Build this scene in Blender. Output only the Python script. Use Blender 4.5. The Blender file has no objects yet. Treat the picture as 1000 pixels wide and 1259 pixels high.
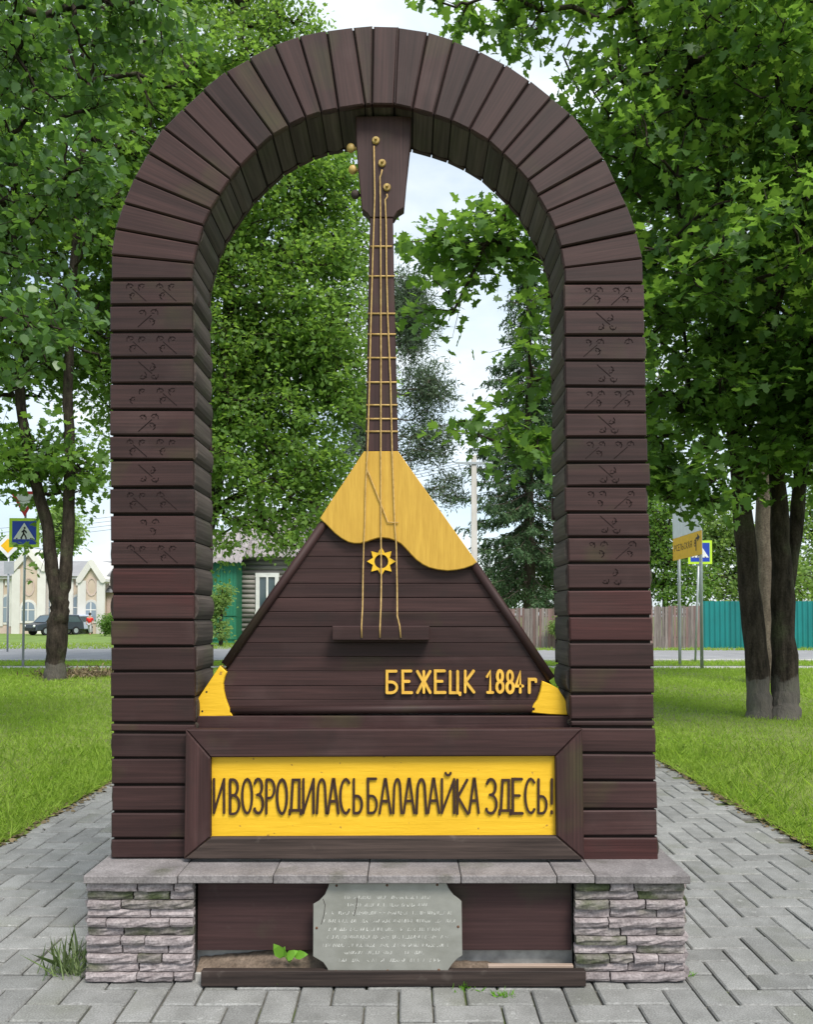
import bpy, math, random
import numpy as np
from mathutils import Matrix, Vector
R = math.radians
sc = bpy.context.scene
COL = sc.collection

# ------------------------------------------------------------------ camera
F = 1000.0                       # focal length in photograph pixels
CAM = Vector((0.0, -3.56, 1.5))
PITCH = R(1.6)
HORIZON = 757.0
PPY = HORIZON - F * math.tan(PITCH)
cd = bpy.data.cameras.new('camera'); cam = bpy.data.objects.new('camera', cd); COL.objects.link(cam)
cd.sensor_fit = 'HORIZONTAL'; cd.sensor_width = 36; cd.lens = 36 * F / 1000.0
cd.shift_y = (PPY - 629.5) / 1000.0
cd.clip_start = .05; cd.clip_end = 3000
cam.location = CAM; cam.rotation_euler = (R(90) + PITCH, 0, 0)
sc.camera = cam
CP, SP = math.cos(PITCH), math.sin(PITCH)

# ------------------------------------------------------------------ sky, sun, exposure
SUN_EL, SUN_AZ = R(54), R(150)    # azimuth clockwise from +Y (away from the camera)
world = bpy.data.worlds.new('World'); sc.world = world; world.use_nodes = True
wt = world.node_tree; wn = wt.nodes; wl = wt.links
bg = wn['Background']; bg.inputs['Strength'].default_value = 0.12
sky = wn.new('ShaderNodeTexSky'); sky.sky_type = 'NISHITA'; sky.sun_disc = False
sky.sun_elevation = SUN_EL; sky.sun_rotation = SUN_AZ; sky.air_density = 1.0; sky.dust_density = 1.5
tc = wn.new('ShaderNodeTexCoord'); mp = wn.new('ShaderNodeMapping'); mp.inputs['Scale'].default_value = (1.0, 1.0, 2.2)
wl.new(tc.outputs['Generated'], mp.inputs['Vector'])
nz = wn.new('ShaderNodeTexNoise'); nz.inputs['Scale'].default_value = 2.2; nz.inputs['Detail'].default_value = 7; nz.inputs['Roughness'].default_value = .55
wl.new(mp.outputs['Vector'], nz.inputs['Vector'])
rp = wn.new('ShaderNodeValToRGB'); rp.color_ramp.elements[0].position = .36; rp.color_ramp.elements[1].position = .60
wl.new(nz.outputs['Fac'], rp.inputs['Fac'])
n2 = wn.new('ShaderNodeTexNoise'); n2.inputs['Scale'].default_value = 5; n2.inputs['Detail'].default_value = 6
wl.new(mp.outputs['Vector'], n2.inputs['Vector'])
cr = wn.new('ShaderNodeValToRGB'); cr.color_ramp.elements[0].color = (3.0, 3.7, 4.25, 1); cr.color_ramp.elements[1].color = (4.7, 5.05, 5.2, 1)
cr.color_ramp.elements[0].position = .3; cr.color_ramp.elements[1].position = .62
wl.new(n2.outputs['Fac'], cr.inputs['Fac'])
mx = wn.new('ShaderNodeMix'); mx.data_type = 'RGBA'
mxf = wn.new('ShaderNodeMath'); mxf.operation = 'MULTIPLY_ADD'; mxf.inputs[1].default_value = .55; mxf.inputs[2].default_value = .42
wl.new(rp.outputs['Color'], mxf.inputs[0]); wl.new(mxf.outputs[0], mx.inputs[0])
wl.new(sky.outputs['Color'], mx.inputs[6]); wl.new(cr.outputs['Color'], mx.inputs[7])
wl.new(mx.outputs[2], bg.inputs['Color'])
sd = bpy.data.lights.new('sun', 'SUN'); so = bpy.data.objects.new('sun', sd); COL.objects.link(so)
sd.energy = 2.2; sd.angle = R(22); sd.color = (1, .95, .87)
so.rotation_euler = (R(90) - SUN_EL, 0, -SUN_AZ + R(180))
sv = Vector((math.sin(SUN_AZ) * math.cos(SUN_EL), math.cos(SUN_AZ) * math.cos(SUN_EL), math.sin(SUN_EL)))
so.rotation_euler = (-sv).to_track_quat('-Z', 'Y').to_euler()
sc.view_settings.view_transform = 'Standard'; sc.view_settings.look = 'None'
sc.view_settings.exposure = 1.0; sc.view_settings.gamma = 1; sc.view_settings.use_curve_mapping = False
sc.render.engine = 'CYCLES'
cy = sc.cycles
cy.max_bounces = 6; cy.diffuse_bounces = 3; cy.glossy_bounces = 2; cy.transmission_bounces = 4; cy.transparent_max_bounces = 6
cy.use_denoising = True

# ------------------------------------------------------------------ helpers
def ray(px, py):
    x = (px - 500) / F; v = (PPY - py) / F
    return Vector((x, CP - v * SP, SP + v * CP))
def P(px, py, Y):                 # pixel -> point on the vertical plane at depth Y
    r = ray(px, py); t = (Y - CAM.y) / r.y
    return CAM + r * t
def G(px, py, z=0):               # pixel -> point on the ground
    r = ray(px, py); t = (z - CAM.z) / r.z
    return CAM + r * t
def W(px, py, d): return P(px, py, CAM.y + d)
def proj(p):
    q = Vector(p) - CAM; zc = q.y * CP + q.z * SP; v = -q.y * SP + q.z * CP
    return 500 + F * q.x / zc, PPY - F * v / zc, zc

def wm(o):
    m = o.matrix_basis.copy()
    return (wm(o.parent) @ o.matrix_parent_inverse @ m) if o.parent else m
def adopt(o, parent):
    if parent is not None:
        o.parent = parent; o.matrix_parent_inverse = wm(parent).inverted()
def tag(o, label=None, cat=None, group=None, kind=None):
    if label: o['label'] = label
    if cat: o['category'] = cat
    if group: o['group'] = group
    if kind: o['kind'] = kind
    return o
def empty(name, loc, label=None, cat=None, group=None):
    o = bpy.data.objects.new(name, None); COL.objects.link(o); o.location = loc; o.empty_display_size = .2
    return tag(o, label, cat, group)
def frame(loc, rx=0, ry=0, rz=0):
    from mathutils import Euler
    return Matrix.Translation(loc) @ Euler((rx, ry, rz)).to_matrix().to_4x4()
def link(name, me, parent=None, M=None):
    o = bpy.data.objects.new(name, me); COL.objects.link(o)
    if M is not None: o.matrix_basis = M
    adopt(o, parent); return o
def mesh(verts, faces, mat, smooth=False, M=None, name='mesh'):
    if M is not None:
        Mi = M.inverted(); verts = [Mi @ Vector(v) for v in verts]
    me = bpy.data.meshes.new(name); me.from_pydata([tuple(v) for v in verts], [], faces)
    me.materials.append(mat)
    if smooth: me.polygons.foreach_set('use_smooth', [True] * len(me.polygons))
    me.update(); return me
def fix(me):
    import bmesh
    b = bmesh.new(); b.from_mesh(me); bmesh.ops.recalc_face_normals(b, faces=b.faces); b.to_mesh(me); b.free(); return me
def mk(name, verts, faces, mat, parent=None, M=None, smooth=False):
    if M is None:
        c = sum((Vector(v) for v in verts), Vector()) / len(verts); M = Matrix.Translation(c)
    return link(name, fix(mesh(verts, faces, mat, smooth, M, name)), parent, M)
def fast_mesh(verts, k, mat, smooth=False, faces=None):
    """numpy verts (n,3); consecutive k verts make a face unless faces (m,k) is given"""
    verts = np.asarray(verts, np.float32)
    me = bpy.data.meshes.new('mesh'); n = len(verts); me.vertices.add(n); me.vertices.foreach_set('co', verts.ravel())
    idx = np.arange(n, dtype=np.int32) if faces is None else np.asarray(faces, np.int32).ravel()
    m = len(idx) // k
    me.loops.add(len(idx)); me.loops.foreach_set('vertex_index', idx)
    me.polygons.add(m); me.polygons.foreach_set('loop_start', np.arange(0, m * k, k, dtype=np.int32))
    if smooth: me.polygons.foreach_set('use_smooth', np.ones(m, bool))
    me.materials.append(mat); me.update(calc_edges=True); return me

class MB:
    def __init__(s): s.v = []; s.f = []
    def add(s, v, f):
        o = len(s.v); s.v += [Vector(a) for a in v]; s.f += [tuple(i + o for i in q) for q in f]; return s
    def box(s, a, b, M=None, c=0.0):
        (x0, y0, z0), (x1, y1, z1) = a, b
        if c > 0:       # chamfer on every edge
            v = []; idx = {}
            for ix, x in enumerate((x0, x1)):
                for iy, y in enumerate((y0, y1)):
                    for iz, z in enumerate((z0, z1)):
                        sx, sy, sz = (1, -1)[ix], (1, -1)[iy], (1, -1)[iz]
                        idx[(ix, iy, iz, 0)] = len(v); v.append((x, y + sy * c, z + sz * c))
                        idx[(ix, iy, iz, 1)] = len(v); v.append((x + sx * c, y, z + sz * c))
                        idx[(ix, iy, iz, 2)] = len(v); v.append((x + sx * c, y + sy * c, z))
            f = []
            for i in (0, 1):
                f.append([idx[(i, a_, b_, 0)] for a_, b_ in ((0, 0), (1, 0), (1, 1), (0, 1))])
                f.append([idx[(a_, i, b_, 1)] for a_, b_ in ((0, 0), (1, 0), (1, 1), (0, 1))])
                f.append([idx[(a_, b_, i, 2)] for a_, b_ in ((0, 0), (1, 0), (1, 1), (0, 1))])
                for j in (0, 1):
                    f.append([idx[(i, j, 0, 0)], idx[(i, j, 1, 0)], idx[(i, j, 1, 1)], idx[(i, j, 0, 1)]])
                    f.append([idx[(i, 0, j, 0)], idx[(i, 1, j, 0)], idx[(i, 1, j, 2)], idx[(i, 0, j, 2)]])
                    f.append([idx[(0, i, j, 1)], idx[(1, i, j, 1)], idx[(1, i, j, 2)], idx[(0, i, j, 2)]])
                    for k in (0, 1): f.append([idx[(i, j, k, 0)], idx[(i, j, k, 1)], idx[(i, j, k, 2)]])
        else:
            v = [(x, y, z) for x in (x0, x1) for y in (y0, y1) for z in (z0, z1)]
            f = [(0, 1, 3, 2), (4, 6, 7, 5), (0, 4, 5, 1), (2, 3, 7, 6), (0, 2, 6, 4), (1, 5, 7, 3)]
        if M is not None: v = [M @ Vector(p) for p in v]
        return s.add(v, f)
    def tube(s, pts, rad, n=8, cap=True):
        pts = [Vector(p) for p in pts]; m = len(pts)
        if not hasattr(rad, '__len__'): rad = [rad] * m
        v = []; f = []; up = None
        for i, p in enumerate(pts):
            d = (pts[min(i + 1, m - 1)] - pts[max(i - 1, 0)]).normalized()
            if up is None: up = d.orthogonal().normalized()
            up = (up - d * up.dot(d)); up = up.normalized() if up.length > 1e-6 else d.orthogonal().normalized()
            b = d.cross(up)
            for k in range(n):
                a = 2 * math.pi * k / n
                v.append(p + (up * math.cos(a) + b * math.sin(a)) * rad[i])
        for i in range(m - 1):
            for k in range(n):
                k2 = (k + 1) % n; f.append((i * n + k, i * n + k2, i * n + n + k2, i * n + n + k))
        if cap: f += [tuple(range(n)), tuple(range(m * n - n, m * n))]
        return s.add(v, f)
    def prism(s, poly, y0, y1, c=0.0):
        """poly: (x,z) outline (ccw from the front) extruded from y0 (front) to y1, front edge chamfered by c"""
        n = len(poly); area = sum(poly[i][0] * poly[(i + 1) % n][1] - poly[(i + 1) % n][0] * poly[i][1] for i in range(n))
        if area < 0: poly = poly[::-1]
        fr = poly
        if c > 0:
            fr = []
            for i in range(n):
                p, q, r_ = Vector(poly[i - 1]), Vector(poly[i]), Vector(poly[(i + 1) % n])
                a = (q - p).normalized(); b = (r_ - q).normalized()
                na, nb = Vector((-a.y, a.x)), Vector((-b.y, b.x)); m_ = na + nb
                m_ = m_ / max(.35, m_.dot(na)) if m_.length > 1e-6 else na
                fr.append(tuple(q + m_ * c))
        v = [(x, y0, z) for x, z in fr]; f = [tuple(range(n))]
        if c > 0:
            v += [(x, y0 + c, z) for x, z in poly]
            f += [(i, (i + 1) % n, n + (i + 1) % n, n + i) for i in range(n)]
        o = len(v) - n
        v += [(x, y1, z) for x, z in poly]
        f += [(o + i, o + (i + 1) % n, o + n + (i + 1) % n, o + n + i) for i in range(n)]
        f.append(tuple(range(o + 2 * n - 1, o + n - 1, -1)))
        return s.add(v, f)
    def ribbon(s, line, w, y0, y1, closed=False):
        """flat strip along a polyline of (x,z) points, extruded from y0 to y1, rounded ends"""
        pts = [Vector(p) for p in line]; n = len(pts); L = []; Rr = []
        for i in range(n):
            if closed: a, b = pts[i - 1], pts[(i + 1) % n]; a = pts[i] - a; b = b - pts[i]
            else:
                a = pts[i] - pts[i - 1] if i > 0 else pts[1] - pts[0]
                b = pts[i + 1] - pts[i] if i < n - 1 else a
            a = a.normalized() if a.length > 1e-9 else Vector((1, 0)); b = b.normalized() if b.length > 1e-9 else a
            na, nb = Vector((-a.y, a.x)), Vector((-b.y, b.x)); m_ = na + nb
            m_ = m_ / max(.5, m_.dot(na)) if m_.length > 1e-6 else na
            L.append(pts[i] + m_ * w / 2); Rr.append(pts[i] - m_ * w / 2)
        if closed:
            v = []
            for y in (y0, y1): v += [(p.x, y, p.y) for p in L] + [(p.x, y, p.y) for p in Rr]
            f = []
            for i in range(n):
                j = (i + 1) % n
                f += [(i, j, n + j, n + i), (2 * n + i, 3 * n + i, 3 * n + j, 2 * n + j), (i, 2 * n + i, 2 * n + j, j), (n + i, n + j, 3 * n + j, 3 * n + i)]
            return s.add(v, f)
        d0 = (pts[0] - pts[1]).normalized() * w * .35; d1 = (pts[-1] - pts[-2]).normalized() * w * .35
        L = [pts[0] + d0 + (L[0] - pts[0]) * .5] + L + [pts[-1] + d1 + (L[-1] - pts[-1]) * .5]
        Rr = [pts[0] + d0 + (Rr[0] - pts[0]) * .5] + Rr + [pts[-1] + d1 + (Rr[-1] - pts[-1]) * .5]
        n += 2; v = []
        for y in (y0, y1): v += [(p.x, y, p.y) for p in L] + [(p.x, y, p.y) for p in Rr]
        f = []
        for i in range(n - 1):
            j = i + 1
            f += [(i, j, n + j, n + i), (2 * n + i, 3 * n + i, 3 * n + j, 2 * n + j), (i, 2 * n + i, 2 * n + j, j), (n + i, n + j, 3 * n + j, 3 * n + i)]
        f += [(0, n, 3 * n, 2 * n), (n - 1, 3 * n - 1, 4 * n - 1, 2 * n - 1)]
        return s.add(v, f)
    def ball(s, c, r, n=8, m=5, sc_=(1, 1, 1)):
        v = [(c[0], c[1], c[2] - r * sc_[2])]; f = []
        for i in range(1, m):
            t = math.pi * i / m
            for k in range(n):
                a = 2 * math.pi * k / n
                v.append((c[0] + r * sc_[0] * math.sin(t) * math.cos(a), c[1] + r * sc_[1] * math.sin(t) * math.sin(a), c[2] - r * sc_[2] * math.cos(t)))
        v.append((c[0], c[1], c[2] + r * sc_[2])); e = len(v) - 1
        for k in range(n):
            k2 = (k + 1) % n; f.append((0, 1 + k2, 1 + k)); f.append((e, e - n + k, e - n + k2))
            for i in range(m - 2): f.append((1 + i * n + k, 1 + i * n + k2, 1 + i * n + n + k2, 1 + i * n + n + k))
        return s.add(v, f)
    def build(s, name, mat, parent=None, M=None, smooth=False): return mk(name, s.v, s.f, mat, parent, M, smooth)

def XZ(px, py, Y):
    p = P(px, py, Y); return (p.x, p.z)

# ------------------------------------------------------------------ materials
def nt(name):
    m = bpy.data.materials.new(name); m.use_nodes = True
    return m, m.node_tree.nodes, m.node_tree.links
def rnd_node(N, L):
    """0..1 value that differs per object and per loose piece"""
    oi = N.new('ShaderNodeObjectInfo'); ge = N.new('ShaderNodeNewGeometry')
    a = N.new('ShaderNodeMath'); a.operation = 'ADD'; L.new(oi.outputs['Random'], a.inputs[0]); L.new(ge.outputs['Random Per Island'], a.inputs[1])
    f = N.new('ShaderNodeMath'); f.operation = 'FRACT'; L.new(a.outputs[0], f.inputs[0]); return f.outputs[0]
def c4(c): return (c[0], c[1], c[2], 1)
def surf(name, c1, c2, scale=(5, 5, 5), rough=.65, bump=.25, bdist=.004, rnd=.2, stains=(), metallic=0, spec=.4, detail=5, coords='Object', lo=.3, hi=.7, coat=0, fine=0, streak=None, wash=None):
    m, N, L = nt(name); b = N['Principled BSDF']
    tc = N.new('ShaderNodeTexCoord'); r = rnd_node(N, L)
    sh = N.new('ShaderNodeVectorMath'); sh.operation = 'ADD'
    cx = N.new('ShaderNodeCombineXYZ')
    mu = N.new('ShaderNodeMath'); mu.operation = 'MULTIPLY'; mu.inputs[1].default_value = 37.0; L.new(r, mu.inputs[0])
    for i in range(3): L.new(mu.outputs[0], cx.inputs[i])
    mp = N.new('ShaderNodeMapping'); mp.inputs['Scale'].default_value = scale
    L.new(tc.outputs[coords], mp.inputs['Vector']); L.new(mp.outputs['Vector'], sh.inputs[0]); L.new(cx.outputs[0], sh.inputs[1])
    n = N.new('ShaderNodeTexNoise'); n.inputs['Scale'].default_value = 1; n.inputs['Detail'].default_value = detail; n.inputs['Roughness'].default_value = .6
    L.new(sh.outputs[0], n.inputs['Vector'])
    rp = N.new('ShaderNodeValToRGB'); e = rp.color_ramp.elements; e[0].position = lo; e[1].position = hi; e[0].color = c4(c1); e[1].color = c4(c2)
    L.new(n.outputs['Fac'], rp.inputs['Fac']); col = rp.outputs['Color']
    for (sc_col, sc_scale, slo, shi, amt) in stains:
        s2 = N.new('ShaderNodeTexNoise'); s2.inputs['Scale'].default_value = sc_scale; s2.inputs['Detail'].default_value = 4
        sv_ = N.new('ShaderNodeVectorMath'); sv_.operation = 'ADD'; L.new(tc.outputs[coords], sv_.inputs[0]); L.new(cx.outputs[0], sv_.inputs[1]); L.new(sv_.outputs[0], s2.inputs['Vector'])
        mr = N.new('ShaderNodeMapRange'); mr.inputs['From Min'].default_value = slo; mr.inputs['From Max'].default_value = shi; mr.inputs['To Max'].default_value = amt
        L.new(s2.outputs['Fac'], mr.inputs['Value'])
        mx = N.new('ShaderNodeMix'); mx.data_type = 'RGBA'; L.new(mr.outputs[0], mx.inputs[0]); L.new(col, mx.inputs[6]); mx.inputs[7].default_value = c4(sc_col); col = mx.outputs[2]
    if fine:
        n3 = N.new('ShaderNodeTexNoise'); n3.inputs['Scale'].default_value = fine; n3.inputs['Detail'].default_value = 3; L.new(tc.outputs[coords], n3.inputs['Vector'])
        m3 = N.new('ShaderNodeMapRange'); m3.inputs['From Min'].default_value = .3; m3.inputs['From Max'].default_value = .7; m3.inputs['To Min'].default_value = .72; m3.inputs['To Max'].default_value = 1.25
        L.new(n3.outputs['Fac'], m3.inputs['Value'])
        v3 = N.new('ShaderNodeVectorMath'); v3.operation = 'SCALE'; L.new(col, v3.inputs[0]); L.new(m3.outputs[0], v3.inputs['Scale']); col = v3.outputs[0]
    if streak:
        mp4 = N.new('ShaderNodeMapping'); mp4.inputs['Scale'].default_value = streak[:3]; L.new(tc.outputs[coords], mp4.inputs['Vector'])
        a4 = N.new('ShaderNodeVectorMath'); a4.operation = 'ADD'; L.new(mp4.outputs[0], a4.inputs[0]); L.new(cx.outputs[0], a4.inputs[1])
        n4 = N.new('ShaderNodeTexNoise'); n4.inputs['Scale'].default_value = 1; n4.inputs['Detail'].default_value = 4; n4.inputs['Distortion'].default_value = .4; L.new(a4.outputs[0], n4.inputs['Vector'])
        m4 = N.new('ShaderNodeMapRange'); m4.inputs['From Min'].default_value = .32; m4.inputs['From Max'].default_value = .68; m4.inputs['To Min'].default_value = 1 - streak[3]; m4.inputs['To Max'].default_value = 1 + streak[3]
        L.new(n4.outputs['Fac'], m4.inputs['Value'])
        v4 = N.new('ShaderNodeVectorMath'); v4.operation = 'SCALE'; L.new(col, v4.inputs[0]); L.new(m4.outputs[0], v4.inputs['Scale']); col = v4.outputs[0]
    if wash:
        sx = N.new('ShaderNodeSeparateXYZ'); L.new(tc.outputs['Object'], sx.inputs[0])
        n5 = N.new('ShaderNodeTexNoise'); n5.inputs['Scale'].default_value = 7; n5.inputs['Detail'].default_value = 6; L.new(tc.outputs['Object'], n5.inputs['Vector'])
        a5 = N.new('ShaderNodeMath'); a5.operation = 'MULTIPLY_ADD'; a5.inputs[1].default_value = .5; L.new(n5.outputs['Fac'], a5.inputs[0]); L.new(sx.outputs[2], a5.inputs[2])
        m5 = N.new('ShaderNodeMapRange'); m5.inputs['From Min'].default_value = wash + .27; m5.inputs['From Max'].default_value = wash + .22; m5.inputs['To Max'].default_value = .32; L.new(a5.outputs[0], m5.inputs['Value'])
        x5 = N.new('ShaderNodeMix'); x5.data_type = 'RGBA'; L.new(m5.outputs[0], x5.inputs[0]); L.new(col, x5.inputs[6]); x5.inputs[7].default_value = (.20, .19, .17, 1); col = x5.outputs[2]
    if rnd:
        mr = N.new('ShaderNodeMapRange'); mr.inputs['To Min'].default_value = 1 - rnd; mr.inputs['To Max'].default_value = 1 + rnd; L.new(r, mr.inputs['Value'])
        vs = N.new('ShaderNodeVectorMath'); vs.operation = 'SCALE'; L.new(col, vs.inputs[0]); L.new(mr.outputs[0], vs.inputs['Scale']); col = vs.outputs[0]
    L.new(col, b.inputs['Base Color'])
    b.inputs['Roughness'].default_value = rough; b.inputs['Metallic'].default_value = metallic; b.inputs['Specular IOR Level'].default_value = spec
    if coat: b.inputs['Coat Weight'].default_value = coat; b.inputs['Coat Roughness'].default_value = .35
    if bump:
        bp = N.new('ShaderNodeBump'); bp.inputs['Strength'].default_value = bump; bp.inputs['Distance'].default_value = bdist
        L.new(n.outputs['Fac'], bp.inputs['Height']); L.new(bp.outputs[0], b.inputs['Normal'])
    return m
def leaf_mat(name, c_dark, c_light, trans, tmix=.4, rough=.5, spec=.3):
    m, N, L = nt(name); b = N['Principled BSDF']; out = N['Material Output']
    r = rnd_node(N, L)
    rp = N.new('ShaderNodeValToRGB'); e = rp.color_ramp.elements; e[0].color = c4(c_dark); e[1].color = c4(c_light); L.new(r, rp.inputs['Fac'])
    L.new(rp.outputs['Color'], b.inputs['Base Color']); b.inputs['Roughness'].default_value = rough; b.inputs['Specular IOR Level'].default_value = spec
    t = N.new('ShaderNodeBsdfTranslucent'); t.inputs['Color'].default_value = c4(trans)
    mx = N.new('ShaderNodeMixShader'); mx.inputs[0].default_value = tmix
    L.new(b.outputs[0], mx.inputs[1]); L.new(t.outputs[0], mx.inputs[2]); L.new(mx.outputs[0], out.inputs['Surface']); return m

MOSS = (.045, .05, .015)
wood = surf('dark stained wood', (.025, .0112, .0108), (.046, .0215, .0205), (1.3, 22, 22), .62, .4, .003, .24, [(MOSS, 2.6, .57, .75, .5), ((.080, .050, .048), 3.3, .56, .80, .42), ((.02, .014, .013), 5, .60, .76, .5)], spec=.28, streak=(2.2, 130, 130, .24))
woodi = surf('muddy brown board', (.034, .017, .017), (.054, .027, .026), (1.3, 22, 22), .65, .4, .003, .1, [((.05, .052, .03), 3.4, .56, .72, .6), ((.10, .085, .075), 9, .64, .8, .4)], spec=.3, streak=(2.2, 130, 130, .18))
woodr = surf('red stained wood', (.032, .011, .011), (.068, .024, .023), (1.3, 22, 22), .6, .4, .003, .12, [((.028, .020, .018), 3, .52, .75, .6)], spec=.28, streak=(2.2, 130, 130, .24))
wooda = surf('algae weathered wood', (.045, .034, .030), (.085, .068, .060), (2.2, 30, 30), .75, .4, .003, .25, [((.06, .06, .036), 4, .5, .72, .6)], spec=.25, streak=(2.2, 90, 90, .25))
woodd = surf('old dark wood', (.022, .015, .013), (.060, .042, .036), (2, 34, 34), .75, .5, .003, .2, [((.13, .11, .095), 12, .64, .75, .4)], spec=.3, streak=(2, 110, 110, .3))
core = surf('gap shade core', (.012, .009, .008), (.02, .015, .014), rough=.9, spec=.1)  # near-black colour paints the shade seen in gaps between boards
groove = surf('carved groove', (.012, .007, .007), (.02, .012, .012), rough=.8, spec=.1, bump=0)
yellow = surf('yellow paint on board', (.47, .265, .03), (.60, .36, .05), (60, 5, 5), .6, .6, .003, .04, [((.44, .23, .03), 7, .55, .85, .4)], fine=0)
yellow2 = surf('flaking yellow paint', (.70, .41, .013), (.79, .475, .022), (4, 5, 36), .55, .9, .003, .03, [((.66, .38, .015), 4, .5, .8, .5), ((.33, .17, .03), 30, .675, .70, .9)], fine=0)
brownp = surf('brown letter paint', (.026, .010, .006), (.045, .020, .012), (30, 30, 30), .55, .3, .002, .1)
goldp = surf('yellow letter paint', (.60, .33, .04), (.78, .46, .07), (30, 30, 30), .55, .3, .002, .1)
cordm = surf('golden cord', (.33, .20, .06), (.62, .42, .16), (60, 60, 60), .6, .5, .002, .1)
pegm = surf('golden peg', (.28, .18, .05), (.55, .38, .12), (30, 30, 30), .45, .3, .002, .1)
stone = surf('grey violet cast stone', (.20, .17, .172), (.36, .318, .32), (26, 26, 40), .85, 1.0, .006, .16, [((.07, .085, .03), 2.6, .56, .72, .85), ((.42, .40, .39), 9, .62, .8, .5)], spec=.2, fine=110)
mossy = surf('mossy cast stone', (.10, .095, .075), (.27, .24, .235), (26, 26, 40), .9, 1.0, .006, .16, [((.05, .07, .02), 5, .46, .62, .8)], spec=.2, fine=110)
mortar = surf('dark mortar', (.05, .047, .044), (.11, .10, .095), (40, 40, 40), .95, .6, .004, .1)
slabm = surf('grey cap slab', (.14, .128, .128), (.25, .23, .23), (7, 7, 7), .8, .4, .002, .12, [((.06, .065, .035), 6, .58, .75, .6), ((.33, .31, .31), 14, .6, .8, .5)], spec=.25, fine=140)
plaqm = surf('dull metal plaque', (.235, .235, .21), (.31, .31, .28), (9, 3, 14), .42, .25, .001, 0, [((.17, .17, .14), 5, .5, .75, .6)], metallic=.35, spec=.5)
engr = surf('engraved mark', (.40, .40, .37), (.58, .58, .55), rough=.6, bump=0, rnd=.25)
screwm = surf('rusty screw', (.05, .025, .015), (.13, .06, .03), (50, 50, 50), .8)
dirt = surf('dry soil', (.085, .062, .045), (.17, .13, .10), (16, 16, 16), .95, .8, .01, .1, fine=90)
paver = surf('grey concrete paver', (.172, .172, .165), (.245, .245, .238), (9, 9, 9), .85, .5, .002, .14, [((.14, .145, .11), 2.2, .55, .75, .6), ((.38, .38, .37), 30, .66, .72, .5)], spec=.25, fine=150)
joint = surf('sandy joint with moss', (.06, .058, .045), (.15, .14, .12), (20, 20, 20), .95, .5, .003, 0, [((.075, .105, .025), 3.0, .50, .62, .9)])
soil = surf('lawn soil', (.09, .12, .02), (.17, .22, .04), (3, 3, 3), .95, .4, .01, 0, [((.10, .085, .05), 1.2, .58, .75, .7)])
landm = surf('grass land', (.10, .16, .025), (.16, .25, .045), (.6, .6, .6), .95, .3, .01, 0, fine=4)
asphalt = surf('worn asphalt', (.22, .22, .23), (.30, .30, .31), (1.2, 1.2, 1.2), .9, .3, .004, 0, fine=25, spec=.25)
concrete = surf('pale concrete', (.34, .33, .31), (.46, .45, .43), (2, 2, 2), .9, .3, .004, .08, fine=20)
bark = surf('dark tree bark', (.013, .010, .008), (.062, .049, .038), (12, 12, 3.2), .95, 1.0, .05, .1, [((.075, .085, .045), 2.5, .55, .72, .5)], spec=.15, fine=40)
barkw = [surf('bark with old lime wash %d' % i, (.013, .010, .008), (.062, .049, .038), (12, 12, 3.2), .95, 1.0, .05, .1, [((.075, .085, .045), 2.5, .55, .72, .5)], spec=.15, fine=40, wash=h_) for i, h_ in enumerate((.62, .46))]
barkp = surf('pale conifer bark', (.09, .07, .055), (.19, .155, .125), (9, 9, 3), .95, 1.0, .02, .1, spec=.15, fine=30)
limew = surf('worn lime wash on bark', (.10, .095, .085), (.24, .23, .21), (9, 9, 3), .95, 1.0, .02, .1, [((.05, .042, .034), 9, .5, .62, .9)], spec=.15, fine=40)
L_maple = leaf_mat('maple leaf', (.040, .095, .024), (.100, .190, .046), (.23, .42, .05), .46)
L_lind = leaf_mat('linden leaf', (.045, .105, .030), (.11, .20, .065), (.18, .36, .05), .36, .38, .5)
L_mid = leaf_mat('broad leaf', (.055, .12, .026), (.14, .25, .055), (.26, .46, .06), .45)
L_lite = leaf_mat('light leaf', (.12, .20, .05), (.25, .36, .12), (.36, .54, .11), .45)
L_airy = leaf_mat('fresh leaf', (.065, .14, .028), (.18, .30, .065), (.30, .50, .07), .47)
L_spru = leaf_mat('spruce needle', (.038, .082, .036), (.10, .175, .075), (.10, .19, .05), .22, .6, .2)
L_pine = leaf_mat('pine needle', (.065, .105, .06), (.135, .185, .115), (.12, .18, .08), .25, .6, .2)
L_bark2 = leaf_mat('dead litter', (.10, .075, .045), (.26, .20, .11), (.1, .08, .04), .15)
grassm = leaf_mat('grass blade', (.16, .265, .03), (.32, .47, .075), (.45, .66, .07), .45, .6, .15)
N_g, L_g = grassm.node_tree.nodes, grassm.node_tree.links
tcg = N_g.new('ShaderNodeTexCoord'); ng = N_g.new('ShaderNodeTexNoise'); ng.inputs['Scale'].default_value = 1.1; ng.inputs['Detail'].default_value = 5; L_g.new(tcg.outputs['Object'], ng.inputs['Vector'])
mg = N_g.new('ShaderNodeMapRange'); mg.inputs['From Min'].default_value = .42; mg.inputs['From Max'].default_value = .68; mg.inputs['To Max'].default_value = .55; L_g.new(ng.outputs['Fac'], mg.inputs['Value'])
xg = N_g.new('ShaderNodeMix'); xg.data_type = 'RGBA'; xg.inputs[7].default_value = (.36, .46, .11, 1)
pg = N_g['Principled BSDF']; L_g.new(pg.inputs['Base Color'].links[0].from_socket, xg.inputs[6]); L_g.new(mg.outputs[0], xg.inputs[0]); L_g.new(xg.outputs[2], pg.inputs['Base Color'])
tuftm = leaf_mat('coarse grass blade', (.14, .21, .07), (.28, .36, .17), (.25, .36, .1), .35)
sprout = leaf_mat('bright weed leaf', (.14, .34, .03), (.20, .44, .05), (.25, .5, .04), .35)
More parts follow.
